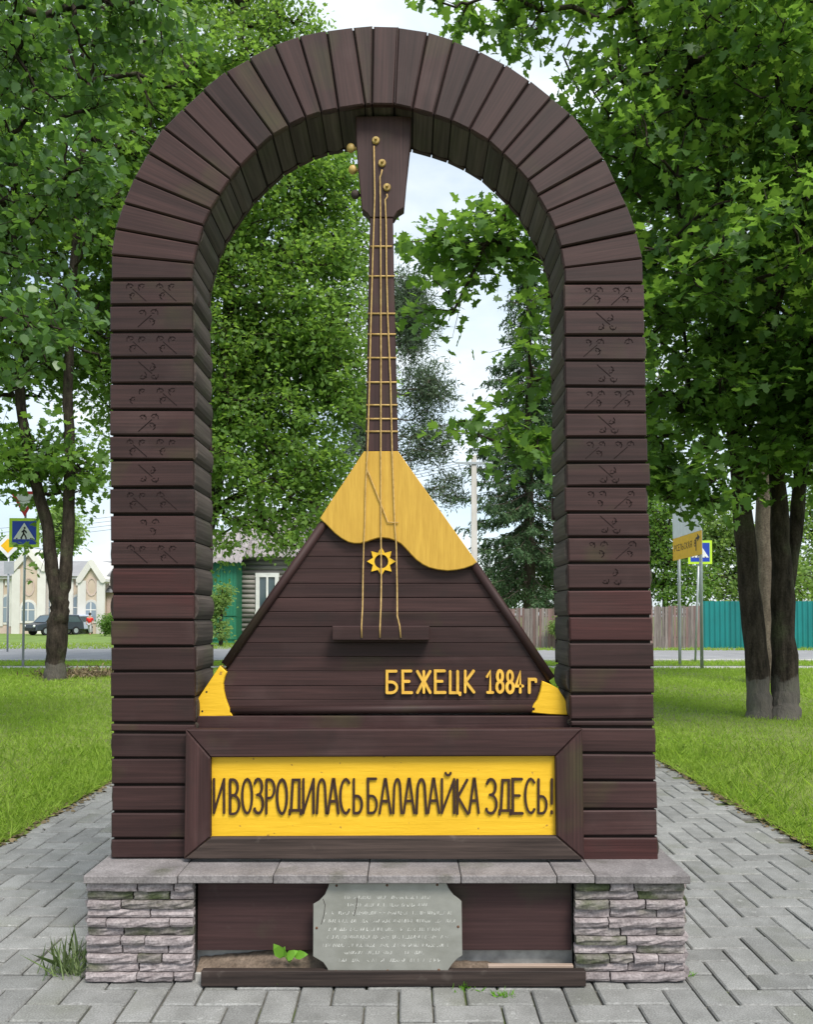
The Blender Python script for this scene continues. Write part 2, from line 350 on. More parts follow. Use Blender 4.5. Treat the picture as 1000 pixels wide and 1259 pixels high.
galv = surf('galvanised steel', (.33, .36, .38), (.45, .48, .50), (8, 8, 2), .45, .1, .001, .05, metallic=.5)
def flat(name, c, rough=.5, metallic=0): return surf(name, [x * .9 for x in c], [x * 1.06 for x in c], (6, 6, 6), rough, .05, .001, .04, metallic=metallic)
s_blue = flat('sign blue', (.012, .05, .42)); s_white = flat('sign white', (.72, .74, .76)); s_lime = flat('sign lime border', (.50, .75, .04))
s_black = flat('sign black', (.012, .012, .014)); s_yel = flat('sign yellow', (.80, .45, .005)); s_red = flat('sign red', (.55, .02, .025)); s_grey = flat('sign back grey', (.35, .37, .4))

# ------------------------------------------------------------------ ground, path, lawns, road
ZL = .015
def sheet(name, pts, z, mat, sub=None):
    o = mk(name, [(x, y, z) for x, y in pts], [tuple(range(len(pts)))], mat)
    return tag(o, kind='structure')
sheet('ground', [(-900, -60), (900, -60), (900, 1500), (-900, 1500)], -.05, landm)
PX0, PX1, PY0, PY1 = -2.68, 2.63, -7.5, 19.2
path = sheet('path', [(PX0, PY0), (PX1, PY0), (PX1, PY1), (PX0, PY1)], -.016, joint)
tag(path, 'grey herringbone block paving path around the monument')
def lawn(name, x0, x1, y0, y1, seed, edge):
    nx, ny = 26, 60; v = []; f = []; rr = random.Random(seed)
    for j in range(ny + 1):
        for i in range(nx + 1):
            u = i / nx; x = x0 + (x1 - x0) * u; y = y0 + (y1 - y0) * j / ny
            e = (x1 - x) if edge > 0 else (x - x0)
            z = ZL + .03 * min(1, e / 1.0) + .012 * math.sin(x * 1.7 + y * .9) + rr.uniform(-.004, .004)
            if (i == nx and edge > 0) or (i == 0 and edge < 0): x += rr.uniform(-.05, .05); z = -.002
            v.append((x, y, z))
    for j in range(ny):
        for i in range(nx): a = j * (nx + 1) + i; f.append((a, a + 1, a + nx + 2, a + nx + 1))
    o = mk(name, v, f, soil, smooth=True); return tag(o, kind='structure')
lawn('lawn', -16, PX0 + .03, -7.5, 19.0, 1, 1)
lawn('lawn', PX1 - .03, 16, -7.5, 19.0, 2, -1)
def strip(name, a, b, z, mat, x0=-120, x1=120):  # between distances (left, right) at x0..x1
    return sheet(name, [(x0, a[0] + CAM.y), (x1, a[1] + CAM.y), (x1, b[1] + CAM.y), (x0, b[0] + CAM.y)], z, mat)
strip('sidewalk', (22.6, 22.6), (24.0, 24.0), .02, concrete)
strip('road', (26.4, 26.4), (46.5, 25.0 + 9.5), .004, asphalt, -30, 30)
mb = MB()
mb.box((-40, 26.15 + CAM.y, -.05), (40, 26.4 + CAM.y, .10), c=.015)
tag(mb.build('kerb', concrete), kind='structure')
strip('verge', (24.0, 24.0), (26.15, 26.15), .03, landm, -40, 40)

# herringbone pavers
PW = .132; PL = .264
rr = random.Random(5)
def paver_mesh(seed):
    b = MB(); r2 = random.Random(seed); c = .006; g = .004
    b.box((-PL / 2 + g, -PW / 2 + g, -.06), (PL / 2 - g, PW / 2 - g, 0), c=c)
    me = fix(mesh(b.v, b.f, paver)); return me
pm = [paver_mesh(i) for i in range(3)]
cells = []
OX, OY = PX0 + .01, PY0
nx = int((PX1 - PX0) / PW); ny = int((PY1 - PY0) / PW)
for j in range(ny):
    for i in range(-1, nx):
        k = (i - j) % 4
        if k == 0 and i + 1 < nx and i >= 0: cells.append((OX + (i + 1) * PW, OY + (j + .5) * PW, 0))
        elif k == 3 and i >= 0 and j + 1 < ny: cells.append((OX + (i + .5) * PW, OY + (j + 1) * PW, 1))
        elif k == 1 and i == 0: cells.append((OX + .5 * PW, OY + (j + .5) * PW, 2))
def seen(x, y):
    u, v, d = proj((x, y, 0)) if y > CAM.y + .3 else (0, 9999, 1)
    if not (-20 < u < 1020 and v < 1275): return 0
    if 105 < u < 845 and v < 1185: return 0
    return 1 / (d * d * d)
cells = [c for c in cells if not (-1.36 < c[0] < 1.11 and -.08 < c[1] < .4)]
cells.sort(key=lambda c: -seen(c[0], c[1]))
bigm = MB()
for n_, (x, y, o) in enumerate(cells):
    dz = rr.uniform(-.0035, .0025); rz = (R(90) if o == 1 else 0) + rr.uniform(-.012, .012)
    M = frame((x + rr.uniform(-.0015, .0015), y + rr.uniform(-.0015, .0015), dz), rr.uniform(-.012, .012), rr.uniform(-.012, .012), rz)
    if n_ < 290 and o != 2: link('paver', pm[n_ % 3], path, M)
    else:
        hx = (PL if o != 2 else PW) / 2 - .004; hy = PW / 2 - .004; c = .006
        v = [M @ Vector(p) for p in ((-hx, -hy, -c), (hx, -hy, -c), (hx, hy, -c), (-hx, hy, -c), (-hx + c, -hy + c, 0), (hx - c, -hy + c, 0), (hx - c, hy - c, 0), (-hx + c, hy - c, 0),
                                     (-hx, -hy, -.04), (hx, -hy, -.04), (hx, hy, -.04), (-hx, hy, -.04))]
        bigm.add(v, [(4, 5, 6, 7), (0, 1, 5, 4), (1, 2, 6, 5), (2, 3, 7, 6), (3, 0, 4, 7), (8, 9, 1, 0), (9, 10, 2, 1), (10, 11, 3, 2), (11, 8, 0, 3)])
o = link('paver_field', mesh(bigm.v, bigm.f, paver), path); o['kind'] = 'stuff'

# ------------------------------------------------------------------ stone plinth
YP = -.19; XM = P(465, 800, 0).x
ZC = P(470, 1056, 0).z            # top of the cap slabs
CT = .034
pl = empty('plinth', (XM, .1, 0), 'low plinth with rough grey stone piers, brown boards between and a slab top', 'plinth')
x_l0, x_l1 = P(106, 1140, YP).x, P(238, 1140, YP).x
x_r0, x_r1 = P(707, 1140, YP).x, P(843, 1140, YP).x
YB = .50
for a, b in ((x_l0, x_l1), (x_r0, x_r1)):
    q = MB(); q.box((a + .02, YP + .03, -.05), (b - .012, YB - .03, ZC - CT - .002)); q.build('pier_core', mortar, pl)
def stone_mesh(w, h, dpt, seed, smat=None):
    r2 = random.Random(seed); nx_ = max(3, int(w / .035)); nz_ = 3; v = []; f = []
    for k in range(nz_ + 1):
        for i in range(nx_ + 1):
            u = i / nx_; t = k / nz_; e = min(u, 1 - u) * 2; ez = min(t, 1 - t) * 2
            bul = min(1, e * nx_ * .9) * .5 + min(1, ez * 3.0) * .5
            xx = -w / 2 + w * u; zz = -h / 2 + h * t
            if 0 < i < nx_: xx += r2.uniform(-.004, .004)
            if i in (0, nx_): xx += r2.uniform(-.002, .002)
            if k in (0, nz_): zz += r2.uniform(-.0008, .0006)
            v.append((xx, -dpt * .78 - dpt * .22 * bul + r2.uniform(-.0045, .0035), zz))
    n_ = len(v)
    for k in range(nz_):
        for i in range(nx_): a = k * (nx_ + 1) + i; f.append((a, a + 1, a + nx_ + 2, a + nx_ + 1))
    ring = [i for i in range(nx_ + 1)] + [(k + 1) * (nx_ + 1) - 1 for k in range(1, nz_ + 1)] + [nz_ * (nx_ + 1) + i for i in range(nx_ - 1, -1, -1)] + [k * (nx_ + 1) for k in range(nz_ - 1, 0, -1)]
    m_ = len(ring); v += [(v[i][0], 0, v[i][2]) for i in ring]
    for i in range(m_): f.append((ring[i], ring[(i + 1) % m_], n_ + (i + 1) % m_, n_ + i))
    return fix(mesh(v, f, smat or stone))
def pier(a, b, seed, sides):
    r2 = random.Random(seed); z = .006; top = ZC - CT - .003; nc = 11; h = (top - z) / nc; cnt = 0
    for k in range(nc):
        prj = .044 if k % 2 == 0 else .030
        for face in ['front'] + sides:
            if face == 'front': w0, w1 = a, b
            else: w0, w1 = YP + .03, YB - .03
            x = w0 + r2.uniform(-.004, .004); first = True
            while x < w1 - .02:
                w = r2.choice((.10, .15, .19, .22, .26)) if not first or k % 2 else r2.choice((.08, .14, .21))
                first = False
                if w1 - x - w < .06: w = w1 - x
                hh = h * r2.uniform(.86, .90); zz = z + h * (k + .5)
                me = stone_mesh(w - .006, hh, prj + r2.uniform(-.004, .004), seed * 1000 + cnt, mossy if ((k >= 9 and r2.random() < .6) or r2.random() < .07) else None); cnt += 1
                if face == 'front': M = frame((x + w / 2, YP + .034, zz), 0, r2.uniform(-.01, .01), 0)
                elif face == 'L': M = frame((a + .024, x + w / 2, zz), 0, 0, R(-90))
                else: M = frame((b - .016, x + w / 2, zz), 0, 0, R(90))
                link('stone', me, pl, M); x += w
pier(x_l0, x_l1, 11, ['L']); pier(x_r0, x_r1, 23, ['R'])
# cap slabs
YC = -.222
cuts = [102, 218, 335.5, 452, 567, 685, 732, 850]
xs = [P(c, 1077, YC).x for c in cuts]
for row, (y0, y1) in enumerate(((YC, .10), (.105, .53))):
    for i in range(7):
        q = MB(); g = .0018; dy = rr.uniform(-.004, .004) if row == 0 else 0
        q.box((xs[i] + g, y0 + dy, ZC - CT + rr.uniform(0, .002)), (xs[i + 1] - g, y1, ZC + rr.uniform(-.0015, .0015)), c=.003)
        q.build('cap_slab', slabm, pl)
# brown board infill, ledge, soil and loose batten
Yb = -.135
x0, x1 = P(240, 1120, Yb).x, P(706, 1120, Yb).x
zt, zb = ZC - CT - .002, P(470, 1168, Yb).z
xm_ = P(478, 1120, Yb).x
for a, b in ((x_l1 + .002, xm_ - .001), (xm_ + .001, x_r0 - .002)):
    q = MB(); q.box((a, Yb, zb), (b, Yb + .03, zt), c=.002); o = q.build('infill_board', woodi, pl)
q = MB(); q.box((x_l1 - .01, Yb + .05, -.05), (x_r0 + .01, YB - .03, zt)); q.build('infill_core', concrete, pl)
q = MB(); q.box((x_l1 + .003, YP + .012, -.03), (x_r0 - .003, Yb + .05, .035), c=.004); q.build('concrete_ledge', concrete, pl)
# soil heap on the ledge
nx_, ny_ = 60, 6; v = []; f = []; r2 = random.Random(3)
for j in range(ny_ + 1):
    for i in range(nx_ + 1):
        u = i / nx_; x = x_l1 + .006 + (x_r0 - x_l1 - .25) * u; y = YP + .02 + (.075) * j / ny_
        hgt = .035 + (.055 * math.exp(-((u - .62) / .12) ** 2) + .05 * math.exp(-((u - .3) / .3) ** 2) + .012) * (j / ny_) ** .8
        if u > .92: hgt = .035 + (hgt - .035) * (1 - u) / .08
        v.append((x, y, hgt + r2.uniform(-.003, .004)))
for j in range(ny_):
    for i in range(nx_): a = j * (nx_ + 1) + i; f.append((a, a + 1, a + nx_ + 2, a + nx_ + 1))
o = mk('soil_heap', v, f, dirt, pl, smooth=True); o['kind'] = 'stuff'
YBt = -.235
a, b = P(247, 1200, YBt), P(721, 1200, YBt)
q = MB(); q.box((a.x, YBt, .004), (b.x, YBt + .035, .066), c=.003); q.build('batten', woodd, pl)
a, b = P(600, 1180, YP), P(705, 1180, YP)
q = MB(); q.box((a.x, YBt + .037, .062), (b.x, YBt + .06, .074), c=.002); q.build('wood_offcut', surf('bare pale wood', (.30, .22, .17), (.46, .36, .30), (3, 40, 40), .8), pl)

# metal plaque
ang = math.atan2(.06, .40)
mpl = empty('metal_plaque', P(477, 1140, -.2), 'dull grey metal plaque with scooped corners and faint lettering', 'plaque')
YQ = -.205
def pq(px, py): return XZ(px, py, YQ)
oc = [(385, 1112), (392, 1108), (399, 1101), (403, 1092), (405, 1085), (548, 1084), (552, 1093), (558, 1101), (565, 1106), (568, 1109),
      (568.5, 1173), (562, 1177), (556, 1183), (551, 1190), (549, 1195.5), (406, 1196), (403, 1188), (398, 1181), (391, 1177), (385.5, 1174)]
cxz = pq(477, 1140)
TL = Matrix.Translation((cxz[0], YQ, cxz[1])) @ Matrix.Rotation(R(6.5), 4, 'X').inverted() @ Matrix.Translation((-cxz[0], -YQ, -cxz[1]))
q = MB(); q.prism([pq(*p) for p in oc][::-1], YQ, YQ + .004, c=.0012); q.v = [TL @ p for p in q.v]; sheet_o = q.build('metal_sheet', plaqm, mpl)
for px, py in ((413.5, 1090), (476, 1089.5), (538, 1089), (389.5, 1140.5), (563.5, 1139), (413.5, 1191.5), (477, 1191), (539.5, 1190)):
    x, z = pq(px, py); q = MB(); q.ball((x, YQ - .0005, z), .0055, 8, 5, (1, .5, 1)); q.v = [TL @ p for p in q.v]; q.build('screw', screwm, mpl)
q = MB(); r2 = random.Random(8)
rows = [(1104, 424, 530), (1113, 428, 526), (1122.5, 400, 556), (1132, 398, 560), (1142, 404, 545), (1151, 402, 552), (1161, 398, 556), (1169.5, 424, 522), (1178.5, 418, 540)]
for (py, a, b) in rows:                     # worn, unreadable engraving
    x = a
    while x < b:
        if r2.random() < .13: x += 3.2; continue
        w = r2.uniform(1.0, 1.9); h_ = 1.7
        for _ in range(2):
            if r2.random() < .28: continue
            k = r2.choice((0, 1, 2, 2))
            l = [((x, py - h_), (x, py + h_)), ((x, py + h_), (x + w, py - h_)), ((x, py + h_ * r2.choice((1, 1, 0))), (x + w, py + h_ * r2.choice((1, 1, 0))))][k]
            q.ribbon([pq(*l[0]), pq(*l[1])], .0017, YQ - .0006, YQ + .001)
        x += w + 1.0
q.v = [TL @ p for p in q.v]; o = q.build('engraving', engr, mpl); o['kind'] = 'stuff'
q = MB(); q.ribbon([pq(397, 1106), pq(399.5, 1113), (pq(398.5, 1124)), pq(395, 1136)], .0022, YQ - .0006, YQ + .001)
q.ribbon([pq(439, 1105), pq(438, 1116), pq(435, 1126)], .0022, YQ - .0006, YQ + .001); q.v = [TL @ p for p in q.v]; q.build('scratch', groove, mpl)

# ------------------------------------------------------------------ wooden arch
arch = empty('wooden_arch', (XM, .17, ZC), 'dark brown wooden arch clad in short boards carved with sprigs', 'arch')
DEP = .345
BT = .026
def board(name, poly_px, mat, parent, Y=0.0, th=BT, axis=None, ch=.0055, shrink=.0034, flip=False, tilt=0):
    pts = [Vector(XZ(px, py, 0.0)) for px, py in poly_px]
    c = sum(pts, Vector((0, 0))) / len(pts)
    if axis is None: axis = (pts[1] - pts[0])
    th_ = math.atan2(axis.y, axis.x)
    M = frame((c.x, Y, c.y), 0, -th_ + tilt, 0)
    ca, sa = math.cos(-th_), math.sin(-th_)
    loc = [((p - c).x * ca - (p - c).y * sa, (p - c).x * sa + (p - c).y * ca) for p in pts]
    n = len(loc); area = sum(loc[i][0] * loc[(i + 1) % n][1] - loc[(i + 1) % n][0] * loc[i][1] for i in range(n))
    if area < 0: loc = loc[::-1]
    out = []
    for x, z in loc:
        out.append((x, z - math.copysign(shrink, z)))
    q = MB()
    if flip: q.prism(out, 0, -th, c=0)
    else: q.prism(out, 0, th, c=ch)
    return link(name, fix(mesh(q.v, q.f, mat)), parent, M)
LY = [343.5, 374.7, 407.5, 439.6, 471.4, 503.7, 535.5, 565.5, 599.4, 632, 665, 696.7, 730, 762, 794.4, 825.5, 857.3, 889, 900.4, 931.7, 965, 997.6, 1030.4, 1055.5]
RY = [348.3, 379.6, 411.8, 443, 475.4, 506.7, 537.5, 568.5, 597.8, 630, 660.3, 692, 724.5, 757.3, 788.8, 820.3, 852.7, 884.9, 893.8, 925.8, 959.3, 994.7, 1028.4, 1059]
def lin(x, xs_, ys_): return float(np.interp(x, xs_, ys_))
def LXo(y): return lin(y, [343, 700, 1055], [135.3, 135.8, 137.2])
def LXi(y): return lin(y, [343, 600, 880, 1055], [236, 238, 239.3, 240.5])
def RXi(y): return lin(y, [343, 600, 760, 880, 1055], [694.5, 697.2, 700, 702.6, 706])
def RXo(y): return lin(y, [343, 600, 760, 880, 1055], [791.5, 797.5, 802.3, 805.3, 809.5])
def sprig(bo, cx, cy, sx, sy, seed):
    """stem with three small buds; cx,cy in photo pixels; sx mirrors, sy flips"""
    r2 = random.Random(seed); q = MB(); Yf = -.0012
    def T(x, y): return XZ(cx + sx * x, cy + sy * y, 0)
    st = [(-12, 11), (-3, 3), (4.5, -3.5)]
    if r2.random() < .9: q.ribbon([T(*p) for p in st], .0022 + r2.uniform(0, .0012), Yf, .001)
    for bx, by, a in ((-6, -6.2, .2), (8.5, -7, -.4), (5, 4.6, .6)):
        if r2.random() < .06: continue
        a += r2.uniform(-.3, .3); s = r2.uniform(1.1, 1.4)
        def B(u, w): return T(bx + s * (u * math.cos(a) - w * math.sin(a)), by + s * (u * math.sin(a) + w * math.cos(a)))
        q.ribbon([B(-3.4, -1.2), B(-1.5, -2.6), B(1.2, -2.3), B(2.9, -.3), B(2.5, 2.3)], .0034, Yf, .001)
        q.ribbon([B(-2.6, .2), B(-.6, .9)], .0022, Yf, .001)
        q.ribbon([B(.6, -.6), B(2.0, -2.8)], .0028, Yf, .001)
    o = q.build('carving', groove, bo); return o
def inner_board(za, zb_, xa, xb, side, seed, mat):
    """bulged block-house board on the inward face of a pillar; side +1 faces +X"""
    r2 = random.Random(seed); m_ = 6; v = []; f = []; bl = r2.uniform(.010, .022); y0, y1 = BT + .002, DEP - BT - .002
    for j, y in enumerate((y0, y1)):
        for k in range(m_ + 1):
            t = k / m_; z = za + .002 + (zb_ - za - .004) * t; x0_ = xa + (xb - xa) * t
            v.append((x0_ + side * (bl * (1 - (2 * t - 1) ** 2) ** .6 - .007 + (r2.uniform(-.002, .002) if k == 0 else 0)), y, z))
    n = m_ + 1
    for k in range(m_): f.append((k, k + 1, n + k + 1, n + k))
    v += [(p[0] - side * (.03 if i % n in (0, m_) else .03), p[1], p[2]) for i, p in enumerate(v[:2 * n])]
    for k in range(m_): f.append((2 * n + k, 3 * n + k, 3 * n + k + 1, 2 * n + k + 1))
    for a in (0, n):
        for k in range(m_): f.append((a + k, 2 * n + a + k, 2 * n + a + k + 1, a + k + 1))
    f += [(0, n, 3 * n, 2 * n), (m_, 2 * n + m_, 3 * n + m_, n + m_)]
    c = Vector(((xa + xb) / 2, (y0 + y1) / 2, (za + zb_) / 2))
    M = frame(c, 0, 0, R(90))
    return mk('side_board', v, f, mat, arch, M)
for side, YS, Xo, Xi in (('L', LY, LXo, LXi), ('R', RY, RXo, RXi)):
    for i in range(len(YS) - 1):
        ya, yb = YS[i], YS[i + 1]; j1 = rr.uniform(-.8, .8); j2 = rr.uniform(-.8, .8)
        if side == 'L' and 11 <= i <= 12: j1 += 2.0
        if side == 'R' and i == 8: j1 -= 2.5; j2 -= 3
        if side == 'R' and i == 7: j2 += 2
        tl, tr, br, bl_ = (Xo(ya), ya), (Xi(ya), ya), (Xi(yb), yb), (Xo(yb), yb)
        if side == 'R': tl, tr, br, bl_ = (Xi(ya), ya), (Xo(ya), ya), (Xo(yb), yb), (Xi(yb), yb)
        dl, dr = rr.uniform(-.5, .5), rr.uniform(-.5, .5)
        poly = [(bl_[0] + j1, bl_[1] - .2 + dl), (br[0] + j2, br[1] - .2 + dr), (tr[0] + j2, tr[1] + .9 + dr), (tl[0] + j1, tl[1] + .9 + dl)]
        mat = wood
        if side == 'L' and i in (11, 12): mat = woodr
        if side == 'R' and i in (12, 13, 22): mat = woodr
        yo = rr.uniform(-.003, .003)
        bo = board('board', poly, mat, arch, Y=yo, tilt=rr.uniform(-.003, .003))
        if i < 12 - (side == 'L'):
            cy_ = (ya + yb) / 2; cxx = (tl[0] + tr[0]) / 2
            m0 = i % 2 == 0
            if m0:
                for dx in ((-18, 19) if side == 'L' else (-14, 21)):
                    o = sprig(bo, cxx + dx, cy_, -1 if side == 'L' else 1, 1, i * 7 + (dx > 0) + (100 if side == 'L' else 0))
                    o.location.y += yo
            else:
                o = sprig(bo, cxx + (-4 if side == 'L' else 2), cy_, 1, -1 if side == 'R' else (1 if i % 4 == 1 else -1), i * 13 + (100 if side == 'L' else 0)); o.location.y += yo
        # back board, inner and outer side boards
        board('back_board', poly, wood, arch, Y=DEP, flip=True)
        pa, pb = P(Xi(yb), yb, 0), P(Xi(ya), ya, 0)
        if i > 0: inner_board(pa.z, pb.z, pa.x, pb.x, 1 if side == 'L' else -1, i + (50 if side == 'L' else 0), wooda)
        else: inner_board(pa.z, pb.z, pa.x, pb.x, 1 if side == 'L' else -1, i, wooda)
        pa, pb = P(Xo(yb), yb, 0), P(Xo(ya), ya, 0)
        inner_board(pa.z, pb.z, pa.x, pb.x, -1 if side == 'L' else 1, i + 300, wooda)
    # core
    q = MB(); k = [P(Xo(YS[0]), YS[0], 0), P(Xi(YS[0]), YS[0], 0), P(Xi(YS[-1]), YS[-1], 0), P(Xo(YS[-1]), YS[-1], 0)]
    s_ = .007 if side == 'L' else -.007
    q.prism([(k[0].x + s_, k[0].z), (k[1].x - s_, k[1].z), (k[2].x - s_, k[2].z), (k[3].x + s_, k[3].z)], .012, DEP - .012)
    q.build('pillar_core', core, arch)
# voussoir boards of the arch (outer point, inner point), from one springing to the other
S1 = 420 / 1000.0
wl_ = [((135, 818), (371, 818)), ((135, 747), (375, 770)), ((148, 670), (388, 715)), ((172, 595), (403, 660)), ((203, 520), (425, 613)), ((243, 447), (452, 570)), ((288, 375), (482, 525)),
       ((343, 318), (512, 485)), ((403, 263), (560, 437)), ((470, 210), (608, 395)), ((538, 172), (655, 367)), ((612, 133), (704, 343)), ((685, 107), (750, 328)), ((766, 90), (800, 318)),
       ((843, 80), (878, 306)), ((902, 75), (898, 304)), ((977, 77), (965, 305))]
wr_ = [((22, 82), (12, 307)), ((110, 95), (65, 318)), ((185, 118), (127, 335)), ((262, 147), (178, 352)), ((338, 187), (233, 378)), ((410, 236), (288, 411)), ((472, 285), (330, 449)),
       ((530, 333), (372, 490)), ((582, 400), (405, 528)), ((627, 465), (433, 572)), ((660, 535), (460, 620)), ((692, 603), (483, 670)), ((720, 680), (500, 725)), ((738, 757), (510, 785)), ((740, 829), (512, 829))]
seams = [((80 + a[0] * S1, a[1] * S1), (80 + b[0] * S1, b[1] * S1)) for a, b in wl_] + [((480 + a[0] * S1, a[1] * S1), (480 + b[0] * S1, b[1] * S1)) for a, b in wr_]
SP0 = (P(464.5, 346, 0))
corepts_o = []; corepts_i = []
for i in range(len(seams) - 1):
    (o0, i0), (o1, i1) = seams[i], seams[i + 1]
    mo = ((o0[0] + o1[0]) / 2, (o0[1] + o1[1]) / 2); mi = ((i0[0] + i1[0]) / 2, (i0[1] + i1[1]) / 2)
    ax = Vector(XZ(*mo, 0)) - Vector(XZ(*mi, 0))
    ext = rr.uniform(-.6, .8)
    u = Vector((mo[0] - mi[0], mo[1] - mi[1])).normalized()
    poly = [i0, (o0[0] + u.x * ext, o0[1] + u.y * ext), (o1[0] + u.x * ext, o1[1] + u.y * ext), i1]
    mt = wood
    board('board', poly, mt, arch, Y=rr.uniform(-.004, .003), axis=ax, shrink=.0034, tilt=rr.uniform(-.003, .003))
    board('back_board', poly, wood, arch, Y=DEP, axis=ax, flip=True)
    # soffit board: bulged, running through the depth
    for tag_, a_, b_, sgn in (('soffit_board', i0, i1, -1), ('extrados_board', o0, o1, 1)):
        A = Vector(XZ(*a_, 0)); B = Vector(XZ(*b_, 0)); n_ = (Vector((SP0.x, SP0.z)) - (A + B) / 2).normalized() * (-sgn)
        bl = rr.uniform(.004, .012); m_ = 5; v = []; f = []
        for y in (BT + .002 + rr.uniform(0, .004), DEP - BT - .002):
            for k in range(m_ + 1):
                t = .02 + .96 * k / m_; p = A.lerp(B, t) + n_ * (bl * (1 - (2 * t - 1) ** 2) - .008); v.append((p.x, y, p.y))
        n6 = m_ + 1
        v += [(p[0] - n_.x * .026, p[1], p[2] - n_.y * .026) for p in v[:2 * n6]]
        for k in range(m_):
            f += [(k, k + 1, n6 + k + 1, n6 + k), (2 * n6 + k, 3 * n6 + k, 3 * n6 + k + 1, 2 * n6 + k + 1), (k, 2 * n6 + k, 2 * n6 + k + 1, k + 1), (n6 + k, n6 + k + 1, 3 * n6 + k + 1, 3 * n6 + k)]
        f += [(0, n6, 3 * n6, 2 * n6), (m_, 2 * n6 + m_, 3 * n6 + m_, n6 + m_)]
        c = (A + B) / 2; M = frame((c.x, DEP / 2, c.y), 0, 0, R(90))
        mk(tag_, v, f, wooda, arch, M)
for s_ in seams:
    o_, i_ = Vector(XZ(*s_[0], 0)), Vector(XZ(*s_[1], 0)); d = (o_ - i_).normalized() * .007
    corepts_o.append(tuple(o_ - d)); corepts_i.append(tuple(i_ + d))
v = []; f = []
for (a, b) in zip(corepts_o, corepts_i): v += [(a[0], .012, a[1]), (b[0], .012, b[1]), (a[0], DEP - .012, a[1]), (b[0], DEP - .012, b[1])]
for i in range(len(seams) - 1):
    a = 4 * i; b = a + 4
    f += [(a, a + 1, b + 1, b), (a + 2, b + 2, b + 3, a + 3), (a, b, b + 2, a + 2), (a + 1, a + 3, b + 3, b + 1)]
f += [(0, 2, 3, 1), (4 * len(seams) - 4, 4 * len(seams) - 3, 4 * len(seams) - 1, 4 * len(seams) - 2)]
mk('arch_core', v, f, core, arch)

# ------------------------------------------------------------------ balalaika
YA = .10                                              # front plane of the body
def A2(px, py, Y=YA): return XZ(px, py, Y)
bal = empty('balalaika', P(470, 893, YA + .05), 'giant wooden balalaika with yellow shoulders and corners standing inside the arch', 'balalaika')
# body boards (horizontal), clipped to the triangle
by = [640, 666, 684, 699.5, 717, 735, 752, 771, 790, 807, 825, 843, 860, 876]
def bl(y): return 397 + (242 - 397) * (y - 643) / (868 - 643)
def br_(y): return 588 + (700 - 588) * (y - 694) / (872 - 694)
for i in range(len(by) - 1):
    a, b = by[i], by[i + 1]
    poly = [A2(bl(b) + 6, b - .15), A2(br_(b) - 6, b - .15), A2(br_(a) - 6, a + .15), A2(bl(a) + 6, a + .15)]
    yo = rr.uniform(-.0015, .0015); q = MB(); q.prism(poly, YA + yo, YA + .035, c=.0015 if i not in (4, 6) else .004)
    q.build('body_board', wood, bal)
q = MB(); q.prism([A2(bl(876), 876, YA), A2(br_(876), 876, YA), A2(br_(650) - 6, 650, YA), A2(bl(650) + 4, 650, YA)], YA + .037, YA + .12)
q.build('body_back', core, bal)
# rounded edge rails
def rail(name, p0, p1, r, mat=wood):
    a, b = P(*p0, YA - .004), P(*p1, YA - .004); q = MB(); q.tube([a, b], r, 12)
    d = (b - a); M = frame((a + b) / 2, 0, -math.atan2(d.z, d.x), 0)
    return q.build(name, mat, bal, M, smooth=True)
rail('edge_rail', (399, 643), (277, 817), .020); rail('edge_rail', (583, 694), (678, 834), .020)
rail('edge_rail', (284, 873), (657, 871), .0195)
# dark beam under the body
p0, p1 = P(240, 886, .06), P(702, 886, .06)
q = MB(); q.box((p0.x, .06, P(470, 896, .06).z), (p1.x, .20, P(470, 880.5, .06).z), c=.003); q.build('base_beam', wood, bal)
# yellow shoulder
K = 4.195
sh = [(285, 573), (460, 572), (560, 712), (662, 856), (762, 997), (864, 1140), (842, 1156), (800, 1171), (760, 1179), (715, 1183), (665, 1178), (620, 1167), (585, 1150), (555, 1128), (528, 1101), (500, 1070),
      (475, 1045), (447, 1029), (415, 1018), (385, 1014), (355, 1016), (325, 1025), (295, 1036), (265, 1043), (235, 1043), (205, 1036), (170, 1017), (135, 990), (98, 952), (60, 916), (120, 822), (205, 695)]
shp = [A2(380 + x / K, 420 + y / K) for x, y in sh]
q = MB(); q.prism(shp, YA - .030, YA + .035, c=.003); c = P(470, 630, YA); q.build('yellow_shoulder', yellow, bal, frame(c, 0, 0, 0))
for pts in ([(80, 945), (215, 742), (233, 757), (250, 775), (238, 805), (232, 835), (234, 870), (243, 910), (258, 950), (280, 998), (180, 1000), (85, 1004)],):
    q = MB(); q.prism([A2(220 + x / 4.167, 640 + y / 4.167) for x, y in pts], YA - .022, YA + .03, c=.003); o = q.build('yellow_corner', yellow2, bal)
    for x, y in ((142, 877), (120, 976)):
        a = P(220 + x / 4.167, 640 + y / 4.167, YA - .022); q = MB(); q.tube([a + Vector((0, -.001, 0)), a + Vector((0, .002, 0))], .0045, 8); q.build('nail', s_black, o)
q = MB(); q.prism([A2(450 + x / 3.704, 640 + y / 3.704) for x, y in [(800, 728), (835, 742), (872, 762), (902, 808), (921, 850), (914, 882), (830, 879), (755, 872), (752, 850), (778, 815), (792, 775)]], YA - .022, YA + .03, c=.003)
q.build('yellow_corner', yellow2, bal)
